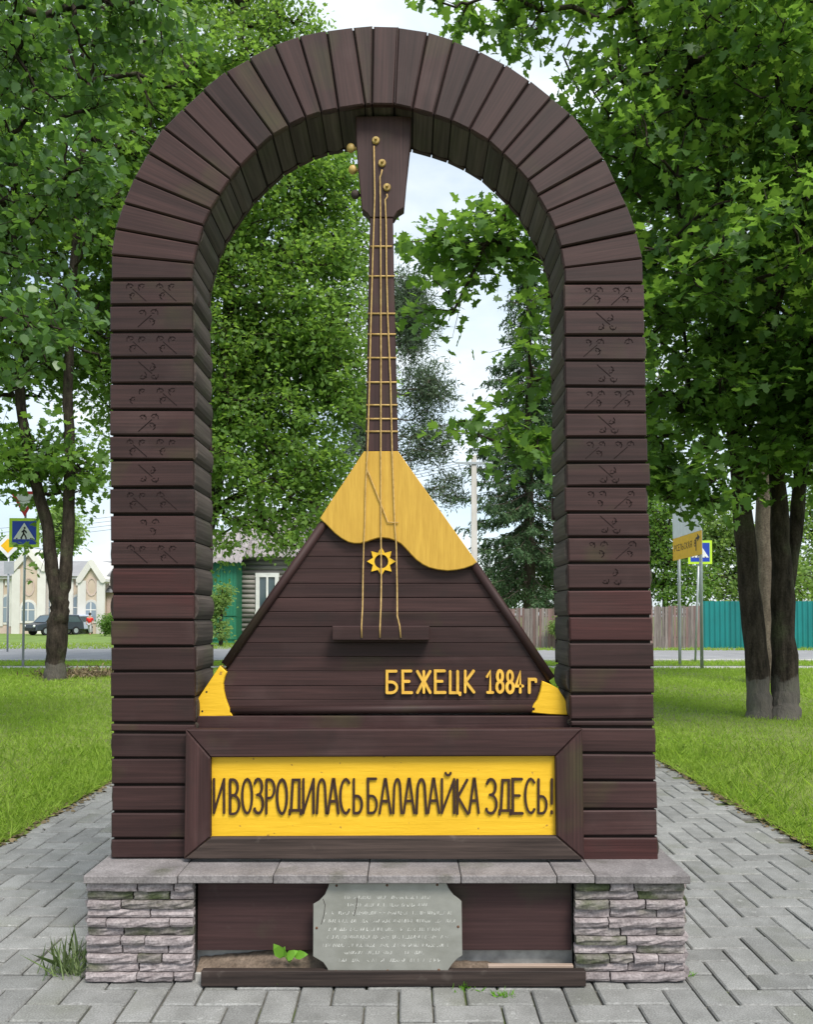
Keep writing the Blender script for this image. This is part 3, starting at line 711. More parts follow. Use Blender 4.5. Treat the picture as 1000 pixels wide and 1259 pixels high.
# neck, fret board and headstock
YN = YA - .032
nk = [(449.8, 557), (490, 557), (487.2, 440), (484.5, 330), (483.6, 272), (455.4, 272), (454, 330), (452, 440)]
q = MB(); q.prism([A2(x, y) for x, y in nk], YN + .004, YN + .055, c=.004)
c = P(470, 420, YN); neck = q.build('neck', wood, bal, frame(c, 0, R(90), 0))
hs = [(438, 147), (506, 147), (505, 180), (500, 225), (497, 259), (489, 264), (484.6, 271), (455.2, 271), (452, 266), (445.5, 261), (441, 215), (438.6, 180)]
q = MB(); q.prism([A2(x, y) for x, y in hs], YN + .006, YN + .062, c=.004); c = P(470, 210, YN); head = q.build('headstock', wood, bal, frame(c, 0, R(90), 0))
for i, y in enumerate((303, 339.6, 385.6, 411, 440, 470, 498, 515, 530.5)):
    xa = lin(y, [272, 557], [455.4, 449.8]) + (1 if i == 0 else -.6); xb = lin(y, [272, 557], [483.6, 490]) + (-2 if i == 0 else .2)
    a, b = P(xa, y, YN), P(xb, y, YN); a.y = b.y = YN + .002; q = MB(); q.tube([a, b], .0042, 8); q.build('fret', cordm, neck, smooth=True)
for px, py in ((462.3, 173.5), (470, 201.3), (476, 231)):
    a = P(px, py, YN + .006); q = MB(); q.tube([a + Vector((0, y, 0)) for y in (.004, -.006, -.010, -.0102)], [.0175, .0175, .015, .008], 14); q.tube([a + Vector((0, y, 0)) for y in (-.009, -.026)], [.007, .006], 8)
    q.build('tuning_peg', pegm, head, smooth=False)
for i, (px, py) in enumerate(((431.5, 182.5), (434, 209), (437, 239.5))):
    a = P(px, py, YN + .035); b = P(444, py + 1, YN + .035); q = MB(); q.ball(tuple(a), .0215, 12, 8, (.95, .75, 1)); q.tube([a, b], .007, 8)
    q.build('peg_knob', pegm if i < 2 else woodd, head, smooth=True)
# cord strings
def cord(pts, r=.0032):
    q = MB(); out = []
    for i, (x, y, Y) in enumerate(pts): out.append(P(x, y, Y))
    q.tube(out, r, 6); return q.build('string', cordm, bal, smooth=True)
YS_ = YN - .006; YH = YA - .034; YG = YA - .036; YBd = YA - .012
BRG = YA - .075
cord([(460, 180, YS_), (460.5, 215, YS_), (461, 240, YS_), (459, 300, YS_), (456.5, 385, YS_), (454.5, 470, YS_), (452, 557, YS_), (449.6, 600, YG), (449, 640, YG), (447.5, 668, YG), (446.6, 700, YBd), (446, 745, BRG + .02), (444.6, 771, BRG - .004), (445, 784, BRG - .004)])
cord([(470, 209, YS_), (469, 214, YS_), (467.4, 218, YS_), (468, 260, YS_), (468.4, 340, YS_), (468.6, 440, YS_), (468.5, 520, YS_), (468.4, 557, YS_), (468.4, 600, YG), (468.6, 660, YG), (469, 715, YBd), (468.6, 745, BRG + .02), (467.4, 771, BRG - .004), (467.4, 784, BRG - .004)])
cord([(475.8, 239, YS_), (476.5, 242, YS_), (473.8, 246, YS_), (475, 275, YS_), (475.4, 330, YS_), (477, 390, YS_), (480.4, 470, YS_), (482.4, 557, YS_), (484, 600, YG), (485.6, 645, YG), (487.4, 670, YG), (488.4, 720, YBd), (488.6, 757, BRG + .015), (491.5, 769, BRG - .004), (493, 784, BRG - .004)])
cord([(450.5, 568, YG + .002), (451.5, 577, YG), (469, 621, YG), (477, 642, YG), (490, 642.6, YG)], .0026)
# bridge
a, b = P(408.5, 787, BRG), P(528.5, 769.5, BRG)
q = MB(); q.box((a.x, BRG, a.z), (b.x, YA - .002, b.z), c=.003); q.build('bridge', wood, bal)
# star rosette
cx_, cy_ = 380 + 374 / K, 420 + 1134 / K; n_ = 16; out = []; inn = []
for i in range(16):
    a = math.pi / 2 + i * math.pi / 8; r_ = 17.6 if i % 2 == 0 else 11.2
    out.append(A2(cx_ + r_ * math.cos(a), cy_ - r_ * math.sin(a))); inn.append(A2(cx_ + 8.6 * math.cos(a), cy_ - 8.6 * math.sin(a)))
v = []
for y in (YA - .010, YA - .001): v += [(x, y, z) for x, z in out] + [(x, y, z) for x, z in inn]
f = []
for i in range(16):
    j = (i + 1) % 16; f += [(i, j, 16 + j, 16 + i), (32 + i, 48 + i, 48 + j, 32 + j), (i, 32 + i, 32 + j, j), (16 + i, 16 + j, 48 + j, 48 + i)]
mk('star_rosette', v, f, yellow2, bal)

# ------------------------------------------------------------------ letters
def arc(cx, cz, rx, rz, a0, a1, n=9): return [(cx + rx * math.cos(R(a0 + (a1 - a0) * i / n)), cz + rz * math.sin(R(a0 + (a1 - a0) * i / n))) for i in range(n + 1)]
GL = {
 'И': [[(0, 1), (0, 0)], [(.02, .04), (.98, .97)], [(1, 1), (1, 0)]],
 'В': [[(0, 0), (0, 1)], [(0, 1)] + arc(.3, .77, .5, .23, 90, -90) + [(0, .54)], [(0, .54)] + arc(.35, .27, .62, .27, 90, -90) + [(0, 0)]],
 'О': [arc(.5, .5, .5, .5, 90, 450, 18)],
 'З': [[(0.02, .86)] + arc(.4, .77, .45, .23, 120, -85) + [(.3, .54)], [(.3, .54)] + arc(.4, .27, .55, .27, 85, -140) + [(0, .14)]],
 'Р': [[(0, 0), (0, 1)], [(0, 1)] + arc(.35, .73, .6, .27, 90, -90) + [(0, .46)]],
 'Д': [[(-.02, -.04), (.0, .08), (1, .08), (1.02, -.04)], [(.12, .08), (.26, .97), (.86, .97), (.86, .08)]],
 'Л': [[(0, 0), (.12, .75)] + arc(.5, .72, .36, .28, 150, 20, 6) + [(.9, .5), (1, 0)]],
 'А': [[(0, 0), (.46, 1), (.56, 1), (1, 0)], [(.2, .36), (.82, .36)]],
 'С': [arc(.55, .5, .55, .5, 50, 310, 14)],
 'Ь': [[(0, 1), (0, 0)], [(0, .5)] + arc(.4, .25, .55, .25, 90, -90) + [(0, 0)]],
 'Б': [[(.9, 1), (0, 1), (0, 0)], [(0, .5)] + arc(.4, .25, .55, .25, 90, -90) + [(0, 0)]],
 'Й': [[(0, 1), (0, 0)], [(.02, .04), (.98, .97)], [(1, 1), (1, 0)], arc(.5, 1.2, .22, .09, 190, 350, 5)],
 'К': [[(0, 1), (0, 0)], [(.95, 1), (.06, .5), (1, 0)]],
 'Е': [[(.95, 1), (0, 1), (0, 0), (1, 0)], [(0, .52), (.72, .52)]],
 'Ж': [[(.5, 1), (.5, 0)], [(0, 1), (.46, .52), (0, 0)], [(1, 1), (.54, .52), (1, 0)]],
 'Ц': [[(0, 1), (0, 0), (.85, 0)], [(.8, 1), (.8, 0)], [(.85, .0), (1.05, -.02), (1.05, -.1)]],
 '1': [[(.05, .72), (.55, 1), (.55, 0)], [(.1, 0), (1, 0)]],
 '8': [arc(.5, .75, .40, .25, 90, 450, 14), arc(.5, .25, .5, .25, 90, 450, 14)],
 '4': [[(.62, 0), (.62, 1), (0, .3), (1, .3)]],
 'г': [[(0, 0), (0, .62), (1, .62)], [(1, .62), (1, .5)]],
 '!': [[(.5, 1), (.5, .28)], [(.5, .07), (.5, .0)]],
 'Я': [[(1, 0), (1, 1)], [(1, 1)] + arc(.6, .73, .6, .27, 90, 270) + [(1, .46)], [(.55, .46), (0, 0)]],
}
def letters(seq, y0, y1, Y, th, w, mat, parent, seed, name='letter'):
    r2 = random.Random(seed)
    for ch, xa, xb in seq:
        q = MB(); sl = r2.uniform(-.02, .02); dz = r2.uniform(-.6, .6); k = 0
        for line in GL[ch]:
            k += 1
            pts = [XZ(xa + (xb - xa) * (.04 + .92 * u + sl * w_), y1 + (y0 - y1) * w_ + dz, Y) for u, w_ in line]
            cl = len(pts) > 12 and (Vector(pts[0]) - Vector(pts[-1])).length < 1e-4
            q.ribbon(pts[:-1] if cl else pts, w * r2.uniform(.92, 1.1), Y - th - .0004 * k, Y + .001, closed=cl)
        q.build(name, mat, parent)
inscr = empty('inscription_board', P(470, 1056, -.05), 'framed yellow board with raised brown Cyrillic lettering below the balalaika', 'sign board')
YF = -.058                                            # front of the frame
YI = -.028
def F2(px, py): return XZ(px, py, YF)
o_tl, o_tr, o_br, o_bl = (228, 896.5), (716.5, 896), (719, 1057.5), (226, 1056.5)
i_tl, i_tr, i_br, i_bl = (258.5, 931.5), (683.5, 930), (685, 1028), (258.5, 1029.5)
for nm, poly, ax in (('frame_rail', [o_tl, o_tr, i_tr, i_tl], 0), ('frame_rail', [o_bl, o_br, i_br, i_bl], 0), ('frame_stile', [o_tl, i_tl, i_bl, o_bl], 90), ('frame_stile', [o_tr, i_tr, i_br, o_br], 90)):
    cc = (sum(p[0] for p in poly) / 4, sum(p[1] for p in poly) / 4)
    sp = [(p[0] + (cc[0] - p[0]) * .0016, p[1] + (.4 if p[1] < cc[1] else -.4)) for p in poly]
    q = MB(); q.prism([F2(*p) for p in sp], YF + (0 if ax else .001), -.004, c=.006)
    m_ = wood if poly[0] != o_bl else woodd
    q.build(nm, m_, inscr, frame(P(*cc, YF), 0, R(ax), 0))
q = MB(); q.prism([XZ(*p, YI) for p in ((250, 1040), (692, 1040), (692, 920), (250, 920))], YI, -.008); q.build('yellow_panel', yellow2, inscr)
S2 = 1 / 2.222
seq = [('И', 29, 59), ('В', 73, 101), ('О', 106, 135), ('З', 140, 166), ('Р', 172, 197), ('О', 201, 230), ('Д', 236, 268), ('И', 273, 303), ('Л', 310, 338), ('А', 340, 371), ('С', 374, 403), ('Ь', 411, 436),
       ('Б', 450, 477), ('А', 481, 514), ('Л', 519, 543), ('А', 547, 578), ('Л', 582, 611), ('А', 614, 646), ('Й', 651, 687), ('К', 693, 724), ('А', 726, 754), ('З', 773, 804), ('Д', 809, 840), ('Е', 845, 874), ('С', 879, 909), ('Ь', 915, 940), ('!', 946, 958)]
letters([(c, 250 + a * S2, 250 + b * S2) for c, a, b in seq], 957.5, 999.5, YI, .008, .0100, brownp, inscr, 4)
S3 = 1 / 3.704
seq = [('Б', 94, 146), ('Е', 167, 212), ('Ж', 232, 296), ('Е', 314, 364), ('Ц', 382, 428), ('К', 450, 494), ('1', 548, 580), ('8', 594, 626), ('8', 640, 672), ('4', 680, 716), ('г', 742, 774)]
letters([(c, 450 + a * S3, 450 + b * S3) for c, a, b in seq], 824.5, 851, YA, .012, .0118, goldp, bal, 6)

# ------------------------------------------------------------------ foliage
def rng(seed): return np.random.default_rng(seed)
T_MAPLE = np.array([(0, 0, 0), (.10, .17, .0), (.02, .40, .05), (.26, .30, .03), (.42, .60, .08), (.52, .24, .02), (.78, .26, .04), (1.0, 0, -.10), (.78, -.26, .04), (.52, -.24, .02), (.42, -.60, .08), (.26, -.30, .03), (.02, -.40, .05), (.10, -.17, 0)], np.float32)
T_OVAL = np.array([(0, 0, 0), (.12, .30, .04), (.45, .42, .05), (.78, .24, 0), (1.02, 0, -.10), (.78, -.24, 0), (.45, -.42, .05), (.12, -.30, .04)], np.float32)
T_DIAM = np.array([(0, 0, 0), (.42, .34, .05), (1, 0, -.06), (.42, -.34, .05)], np.float32)
T_BLADE = np.array([(0, -.012, 0), (0, .012, 0), (.55, .010, .06), (1, 0, 0)], np.float32)
def nrm(a): return a / np.maximum(np.linalg.norm(a, axis=1, keepdims=True), 1e-9)
def leaf_verts(pos, d, n, s, T):
    d = nrm(d); b = nrm(np.cross(n, d)); n = np.cross(d, b)
    return (pos[:, None, :] + s[:, None, None] * (T[None, :, 0:1] * d[:, None, :] + T[None, :, 1:2] * b[:, None, :] + T[None, :, 2:3] * n[:, None, :])), (d, b, n)
def tubes_np(A, B, ra, rb, sides):
    """many straight tapered tubes -> verts, quad faces"""
    d = nrm(B - A); ref = np.where(np.abs(d[:, 2:3]) > .9, np.array([[1., 0, 0]]), np.array([[0, 0, 1.]]))
    u = nrm(np.cross(d, ref)); w = np.cross(d, u); th = np.arange(sides) * 2 * np.pi / sides
    ring = u[:, None, :] * np.cos(th)[None, :, None] + w[:, None, :] * np.sin(th)[None, :, None]
    v = np.concatenate([A[:, None, :] + ring * ra[:, None, None], B[:, None, :] + ring * rb[:, None, None]], 1)
    n = len(A); base = (np.arange(n) * 2 * sides)[:, None]; k = np.arange(sides); k2 = (k + 1) % sides
    f = np.stack([base + k, base + k2, base + sides + k2, base + sides + k], 2)
    return v.reshape(-1, 3), f.reshape(-1, 4)
def tree(name, label, cat, stems, blobs, nodes, twigs, lpt, lsize, T, lmat, seed, bmat=bark, twl=.5, wash=0, group=None, spread=1.0, flatn=.75, droop=.25, own=0, trunk_name='trunk'):
    """stems: list of [(x,y,z,r)...]; blobs: (centre, radii, weight)"""
    g = rng(seed); base = Vector(stems[0][0][:3]); t = empty(name, base, label, cat, group)
    # trunk
    mb_ = MB(); pts0 = []; rad0 = []
    rs = random.Random(seed)
    for st in stems:
        st = [np.array(s, float) for s in st]; pp = []; r_ = []
        for a, b in zip(st[:-1], st[1:]):
            for k in range(5):
                q = a + (b - a) * k / 5; pp.append(q[:3] + np.array([rs.uniform(-1, 1), rs.uniform(-1, 1), 0]) * q[3] * .12); r_.append(q[3] * rs.uniform(.94, 1.06))
        pp.append(st[-1][:3]); r_.append(st[-1][3]); mb_.tube(pp, r_, 12)
        pts0 += pp[len(pp) // 3:]; rad0 += r_[len(pp) // 3:]
    # branch nodes
    ws = np.array([b[2] for b in blobs], float); ws /= ws.sum(); cnt = np.maximum(1, (ws * nodes).astype(int)); N_ = []
    for (c, r3, w), k in zip(blobs, cnt):
        q = g.normal(size=(k, 3)); q /= np.linalg.norm(q, axis=1, keepdims=True); q *= (g.random((k, 1)) ** .42)
        N_.append(np.array(c) + q * np.array(r3))
    N_ = np.concatenate(N_); S = np.array(pts0)
    dd = np.sqrt(((N_[:, None] - S[None]) ** 2).sum(2)).min(1); N_ = N_[np.argsort(dd)]
    allp = np.concatenate([S, N_]); n0 = len(S); n = len(allp); par = -np.ones(n, int); plen = np.zeros(n)
    for i in range(n0, n):
        ds = np.sqrt(((allp[:i] - allp[i]) ** 2).sum(1)); cost = ds + .22 * plen[:i] + np.maximum(0, allp[:i, 2] - allp[i, 2]) * .25
        j = int(cost.argmin()); par[i] = j; plen[i] = plen[j] + ds[j]
    desc = np.ones(n)
    for i in range(n - 1, n0 - 1, -1): desc[par[i]] += desc[i]
    ii = np.arange(n0, n); A = allp[par[ii]]; B = allp[ii]; rb = .0085 * desc[ii] ** .46 * spread; ra = np.where(par[ii] >= n0, .0085 * desc[par[ii]] ** .46 * spread, rb * 1.5)
    ra = np.minimum(ra, rb * 1.8)
    mid = (A + B) / 2 + g.normal(size=A.shape) * np.linalg.norm(B - A, axis=1, keepdims=True) * .08; rm = (ra + rb) / 2
    v1, f1 = tubes_np(A, mid, ra, rm, 6); v2, f2 = tubes_np(mid, B, rm, rb, 6)
    # twigs
    tip = np.repeat(B, twigs, 0); par_d = np.repeat(nrm(B - A), twigs, 0)
    td = nrm(par_d * .5 + g.normal(size=tip.shape) * np.array([1, 1, .55]) + np.array([0, 0, -.12]))
    tl = twl * g.uniform(.5, 1.15, (len(tip), 1)); tb = tip + td * tl
    st0 = np.repeat(A, twigs, 0); tip = st0 + (tip - st0) * g.uniform(.45, 1, (len(tip), 1))
    v3, f3 = tubes_np(tip, tb, np.full(len(tip), .0055 * spread), np.full(len(tip), .002 * spread), 3)
    bv = np.array([tuple(q) for q in mb_.v]); VV = [bv, v1, v2, v3]; me = bpy.data.meshes.new('trunk')
    off = [0, len(bv), len(bv) + len(v1), len(bv) + len(v1) + len(v2)]
    faces = list(mb_.f) + [tuple(q) for q in (f1 + off[1]).tolist()] + [tuple(q) for q in (f2 + off[2]).tolist()] + [tuple(q) for q in (f3 + off[3]).tolist()]
    V_ = np.concatenate(VV) - np.array(base)
    me.from_pydata(V_.tolist(), [], faces); me.materials.append(bmat)
    if wash:
        me.materials.append(limew); mi = np.zeros(len(me.polygons), np.int32)
        for k, fc in enumerate(mb_.f): mi[k] = 1 if np.mean([bv[i][2] for i in fc]) < wash else 0
        me.polygons.foreach_set('material_index', mi)
    me.polygons.foreach_set('use_smooth', [True] * len(me.polygons)); me.update()
    tr = link(trunk_name, me, t, Matrix.Translation(base))
    # leaves
    m = len(tip) * lpt; ti = np.repeat(np.arange(len(tip)), lpt); u = g.random((m, 1)) ** .7 * 1.05
    dirs = td[ti]; pos = tip[ti] + (tb - tip)[ti] * u + g.normal(size=(m, 3)) * np.array([1, 1, .5]) * lsize * .75 * spread
    ld = dirs * .6 + g.normal(size=(m, 3)) * .8 + np.array([0, 0, -droop]); ln = np.array([0, 0, flatn]) + g.normal(size=(m, 3)) * .45
    s = lsize * g.uniform(.55, 1.2, m)
    k = len(T); Tn = T.copy(); Tn[:, 0] *= 1
    vv, bs = leaf_verts(pos, ld, ln, s, Tn)
    keep = np.ones(m, bool); cro = None
    if own:                                            # the leaves that show largest become pieces of their own
        q = pos - np.array(CAM); zc = q[:, 1] * CP + q[:, 2] * SP; v_ = -q[:, 1] * SP + q[:, 2] * CP; U = 500 + F * q[:, 0] / zc; Vp = PPY - F * v_ / zc
        vis = (U > 5) & (U < 995) & (Vp > 5) & (Vp < 1250) & (zc > 1)
        arch_hide = (U > 135) & (U < 810) & ~((U > 262) & (U < 680) & (Vp < 600) & (np.hypot(U - 465, np.minimum(Vp - 346, 0)) < 205)) & (np.hypot(U - 465, np.minimum(Vp - 346, 0)) < 330)
        sz = np.where(vis & ~arch_hide, s / zc, 0); top = np.argsort(-sz)[:own]; keep[top] = False
    me = fast_mesh(vv[keep].reshape(-1, 3) - np.array(base), k, lmat); cro = link('crown', me, t, Matrix.Translation(base)); cro['kind'] = 'stuff'
    if own:
        lm = mesh([tuple(p) for p in Tn], [tuple(range(k))], lmat)
        for i in top:
            d_, b_, n_2 = (x[i] * s[i] for x in bs)
            M = Matrix(((d_[0], b_[0], n_2[0], pos[i][0]), (d_[1], b_[1], n_2[1], pos[i][1]), (d_[2], b_[2], n_2[2], pos[i][2]), (0, 0, 0, 1)))
            link('leaf', lm, cro, M)
    return t
def blob(px, py, d, rx, ry, rz, w=None):
    c = W(px, py, d); s = d / F; r3 = (rx * s, rz, ry * s)
    return (tuple(c), r3, w if w else (rx * s) * (ry * s) * max(rz, .5))
def stem(*pts):      # (px,py,d,r)
    return [tuple(W(a, b, d)) + (r,) for a, b, d, r in pts]
def gstem(px, py, r, *pts):
    g_ = G(px, py); return [(g_.x, g_.y, -.03, r)] + stem(*pts)

# twin-stemmed maple beside the path
g1, g2 = G(933, 885), G(966, 886); d1 = g1.y - CAM.y
tree('maple_tree', 'twin-stemmed maple with lime-washed feet on the lawn beside the direction sign', 'tree',
     [gstem(935, 886, .20, (933, 850, d1, .165), (922, 720, d1, .145), (908, 560, d1, .13), (900, 430, d1, .115), (888, 250, d1 - .3, .09), (870, 60, d1 - .5, .06), (860, -120, d1 - .6, .03)),
      gstem(965, 887, .23, (965, 850, d1, .19), (963, 740, d1, .165), (958, 620, d1, .12), (952, 500, d1 - .2, .105), (950, 330, d1 - .4, .085), (945, 100, d1 - .5, .05), (940, -100, d1 - .5, .03)),
      stem((966, 735, d1, .10), (978, 660, d1 + .1, .10), (986, 560, d1 + .1, .095), (998, 420, d1, .08), (1020, 250, d1, .06), (1040, 60, d1, .03))],
     [blob(900, 110, 10, 170, 150, 2.3), blob(930, 350, 10.2, 140, 110, 2.3), blob(810, 330, 9.8, 100, 100, 1.6), blob(870, 500, 10.8, 110, 70, 1.8), blob(960, 540, 11, 90, 60, 1.6), blob(760, 170, 9.5, 85, 90, 1.2), blob(715, 40, 9.5, 60, 60, 1.0),
      blob(1080, 200, 10.5, 110, 220, 2.5, 8), blob(1050, 480, 10.5, 90, 110, 2, 4), blob(850, 600, 10.2, 45, 35, .9, .5), blob(800, 560, 10.4, 35, 55, 1.0, .5), blob(900, -130, 10.4, 200, 120, 2.2, 7),
      blob(625, 285, 8.4, 50, 32, .5, .40), blob(560, 300, 8.3, 42, 28, .5, .30), blob(545, 365, 8.3, 28, 20, .35, .10), blob(655, 440, 8.6, 24, 50, .5, .16), blob(645, 545, 8.6, 38, 26, .5, .26), blob(578, 522, 8.4, 26, 16, .4, .08), blob(672, 350, 8.6, 22, 50, .5, .16),
      blob(560, 6, 9, 60, 16, .5, .12), blob(650, 10, 9.2, 40, 35, .6, .25), blob(730, 420, 9.2, 40, 160, 1.0, .9)],
     1300, 4, 8, .14, T_MAPLE, L_maple, 21, twl=.42, flatn=1.25, bmat=barkw[0], own=150)
# linden whose trunk stands out of frame
tree('linden_tree', 'linden with broad glossy leaves hanging beside the arch', 'tree',
     [[(-6.2, 5.5, -.05, .24), (-6.1, 5.4, 3, .2), (-5.8, 5.0, 6, .15), (-5.4, 4.8, 9, .07), (-5.2, 4.7, 11, .02)]],
     [blob(40, 60, 8.2, 110, 90, 1.1), blob(-10, 250, 8, 60, 110, 1.1), blob(40, 400, 7.8, 62, 80, .8), blob(-90, 330, 8.2, 80, 180, 1.3), blob(-60, 60, 8.6, 110, 150, 1.4), blob(170, 20, 8.4, 55, 32, .7, .35), blob(95, 215, 8.2, 45, 50, .6, .30)],
     280, 4, 8, .105, T_OVAL, L_lind, 31, twl=.36, own=120)
# forked maple by the crossing sign
d2 = G(67, 838).y - CAM.y
tree('maple_tree', 'forked maple with whitewashed foot beside the pedestrian crossing sign', 'tree',
     [gstem(67, 838, .26, (68, 815, d2, .22), (71, 765, d2, .225), (74, 742, d2, .20), (64, 700, d2, .145), (57, 640, d2, .13), (40, 580, d2, .12), (25, 500, d2, .11), (20, 380, d2, .09), (15, 150, d2, .05)),
      stem((74, 748, d2, .14), (80, 715, d2, .145), (85, 640, d2, .135), (86, 560, d2, .12), (83, 480, d2, .11), (90, 330, d2, .09), (110, 100, d2, .05))],
     [blob(20, 420, 19, 80, 70, 2.0), blob(90, 400, 19.3, 70, 80, 2.0), blob(20, 560, 18.8, 40, 36, 1.3, 2.2), blob(70, 600, 19.6, 18, 26, .6, .5), blob(95, 575, 18.8, 34, 38, 1.1, 1.4), blob(120, 260, 19.5, 130, 110, 2.4, 9), blob(20, 250, 19.5, 90, 100, 2.4, 6), blob(150, 110, 20, 130, 90, 2.4, 7), blob(40, 40, 20, 110, 110, 2.4, 5), blob(-80, 350, 19, 80, 250, 2.5, 12), blob(52, 668, 18.9, 5, 20, .3, .16)],
     600, 4, 9, .19, T_MAPLE, L_mid, 41, twl=.8, bmat=barkw[1], spread=1.5)
# large leafy tree behind the neck
tree('leafy_tree', 'tall dense broadleaf tree rising behind the balalaika neck', 'tree',
     [gstem(205, 823, .30, (222, 760, 22.6, .26), (262, 620, 22.4, .2), (276, 480, 22.4, .17), (282, 330, 22.4, .13), (290, 150, 22.4, .09), (300, 0, 22.4, .05))],
     [blob(330, 570, 21.5, 85, 95, 2.4), blob(395, 600, 21, 40, 70, 1.5), blob(300, 390, 22, 80, 100, 2.6), blob(395, 390, 21.6, 60, 120, 2.2), blob(360, 260, 21.8, 90, 70, 2.4), blob(300, 110, 22.6, 110, 80, 2.4), blob(215, 140, 22.6, 90, 90, 2.4), blob(360, 30, 22.6, 50, 45, 1.5), blob(275, 500, 22, 45, 60, 2), blob(432, 300, 21.8, 28, 60, 1.6), blob(436, 470, 21.4, 24, 70, 1.5), blob(265, 270, 22, 50, 60, 2), blob(420, 205, 22, 36, 40, 1.5), blob(350, 470, 21.8, 80, 60, 2.2), blob(290, 655, 21, 40, 26, 1.2), blob(370, 665, 20.6, 34, 30, 1.2), blob(180, 400, 22.4, 70, 200, 2.4), blob(250, -80, 22.6, 140, 90, 2.4)],
     1500, 4, 21, .16, T_DIAM, L_airy, 51, twl=.85, spread=1.5)
# straight pale trunk behind the maple
tree('leafy_tree', 'tall tree with one straight pale trunk behind the twin-stemmed maple', 'tree',
     [gstem(944, 842, .24, (943, 780, 17.6, .22), (941, 620, 17.6, .2), (943, 450, 17.6, .17), (945, 250, 17.6, .12), (945, 50, 17.6, .06))],
     [blob(930, 330, 17.6, 140, 160, 2.5), blob(860, 480, 17.2, 90, 90, 2), blob(960, 120, 17.6, 150, 150, 2.5), blob(820, 200, 17.4, 100, 140, 2.0), blob(1040, 420, 17.6, 80, 200, 2.5)],
     420, 4, 12, .16, T_DIAM, L_mid, 61, bmat=barkp, twl=.8, spread=1.5)
# trees and bushes beyond the road
far = 'trees beyond the road fences'
def bush(name, label, px, py, d, stemh, blobs_, n_, lsz, lm, seed, tw=3, lp=10, group=None, bm=bark, twl=.7):
    g_ = G(px, py) if py else W(px, 757 + 1500 / d, d)
    base = Vector((W(px, 700, d).x, CAM.y + d, -.03))
    z = stemh
    tree(name, label, 'bush' if 'bush' in name or 'sapling' in name else 'tree', [[tuple(base) + (.05 + z * .022,), (base.x, base.y, z * .5, .04 + z * .016), (base.x + .1, base.y, z, .02 + z * .006)]], [blob(*b) for b in blobs_], n_, tw, lp, lsz, T_DIAM, lm, seed, twl=twl, spread=1.4, group=group, bmat=bm)
bush('leafy_tree', 'pale green rounded tree above the green metal fence', 915, 0, 46, 6, [(915, 690, 46, 60, 50, 2.2), (885, 725, 45, 40, 22, 1.5), (880, 650, 46, 40, 40, 2), (960, 715, 45, 44, 30, 2)], 420, .24, L_lite, 71)
bush('leafy_tree', 'pale green tree overhanging the far end of green metal fence', 1000, 0, 48, 6, [(1000, 670, 48, 50, 75, 2.2), (1000, 725, 46, 50, 22, 1.5), (1040, 600, 48, 60, 80, 2.2)], 360, .24, L_lite, 72)
bush('leafy_tree', 'dark leafy tree behind the weathered plank fence beside the signs', 818, 0, 43, 6, [(818, 660, 43, 34, 75, 1.8), (775, 640, 43, 50, 90, 2.0), (850, 700, 43, 25, 36, 1.5), (825, 730, 42, 40, 24, 1.2)], 400, .22, L_mid, 73)
bush('leafy_tree', 'green tree behind the plank fence beside the spruce', 690, 0, 47, 5, [(680, 705, 47, 34, 40, 1.8), (650, 728, 46, 40, 22, 1.4), (720, 640, 47, 40, 80, 2)], 330, .22, L_mid, 74)
bush('leafy_tree', 'distant round tree above the pale building roof', 75, 0, 95, 11, [(76, 650, 95, 14, 30, 2.5)], 120, .5, L_lite, 75, twl=1.4)
bush('leafy_tree', 'low distant tree behind the pale building gable', 0, 0, 100, 9, [(0, 675, 100, 14, 12, 2.5)], 80, .5, L_mid, 76, twl=1.2)
bush('garden_bush', 'rounded green bush beside the person in red', 130, 0, 62, 1.2, [(134, 767, 62, 8, 11, .8)], 80, .16, L_mid, 77, twl=.4)
bush('garden_sapling', 'slim leafy sapling in front of the green porch', 272, 0, 40, 2.6, [(274, 738, 40, 9, 18, .5), (263, 748, 40, 8, 22, .5), (270, 775, 40, 7, 14, .3)], 80, .17, L_lite, 78, twl=.3)
bush('garden_bush', 'small pale bush before the plank fence', 684, 0, 37.2, .7, [(686, 772, 37.2, 8, 10, .4)], 40, .12, L_lite, 79, twl=.25)
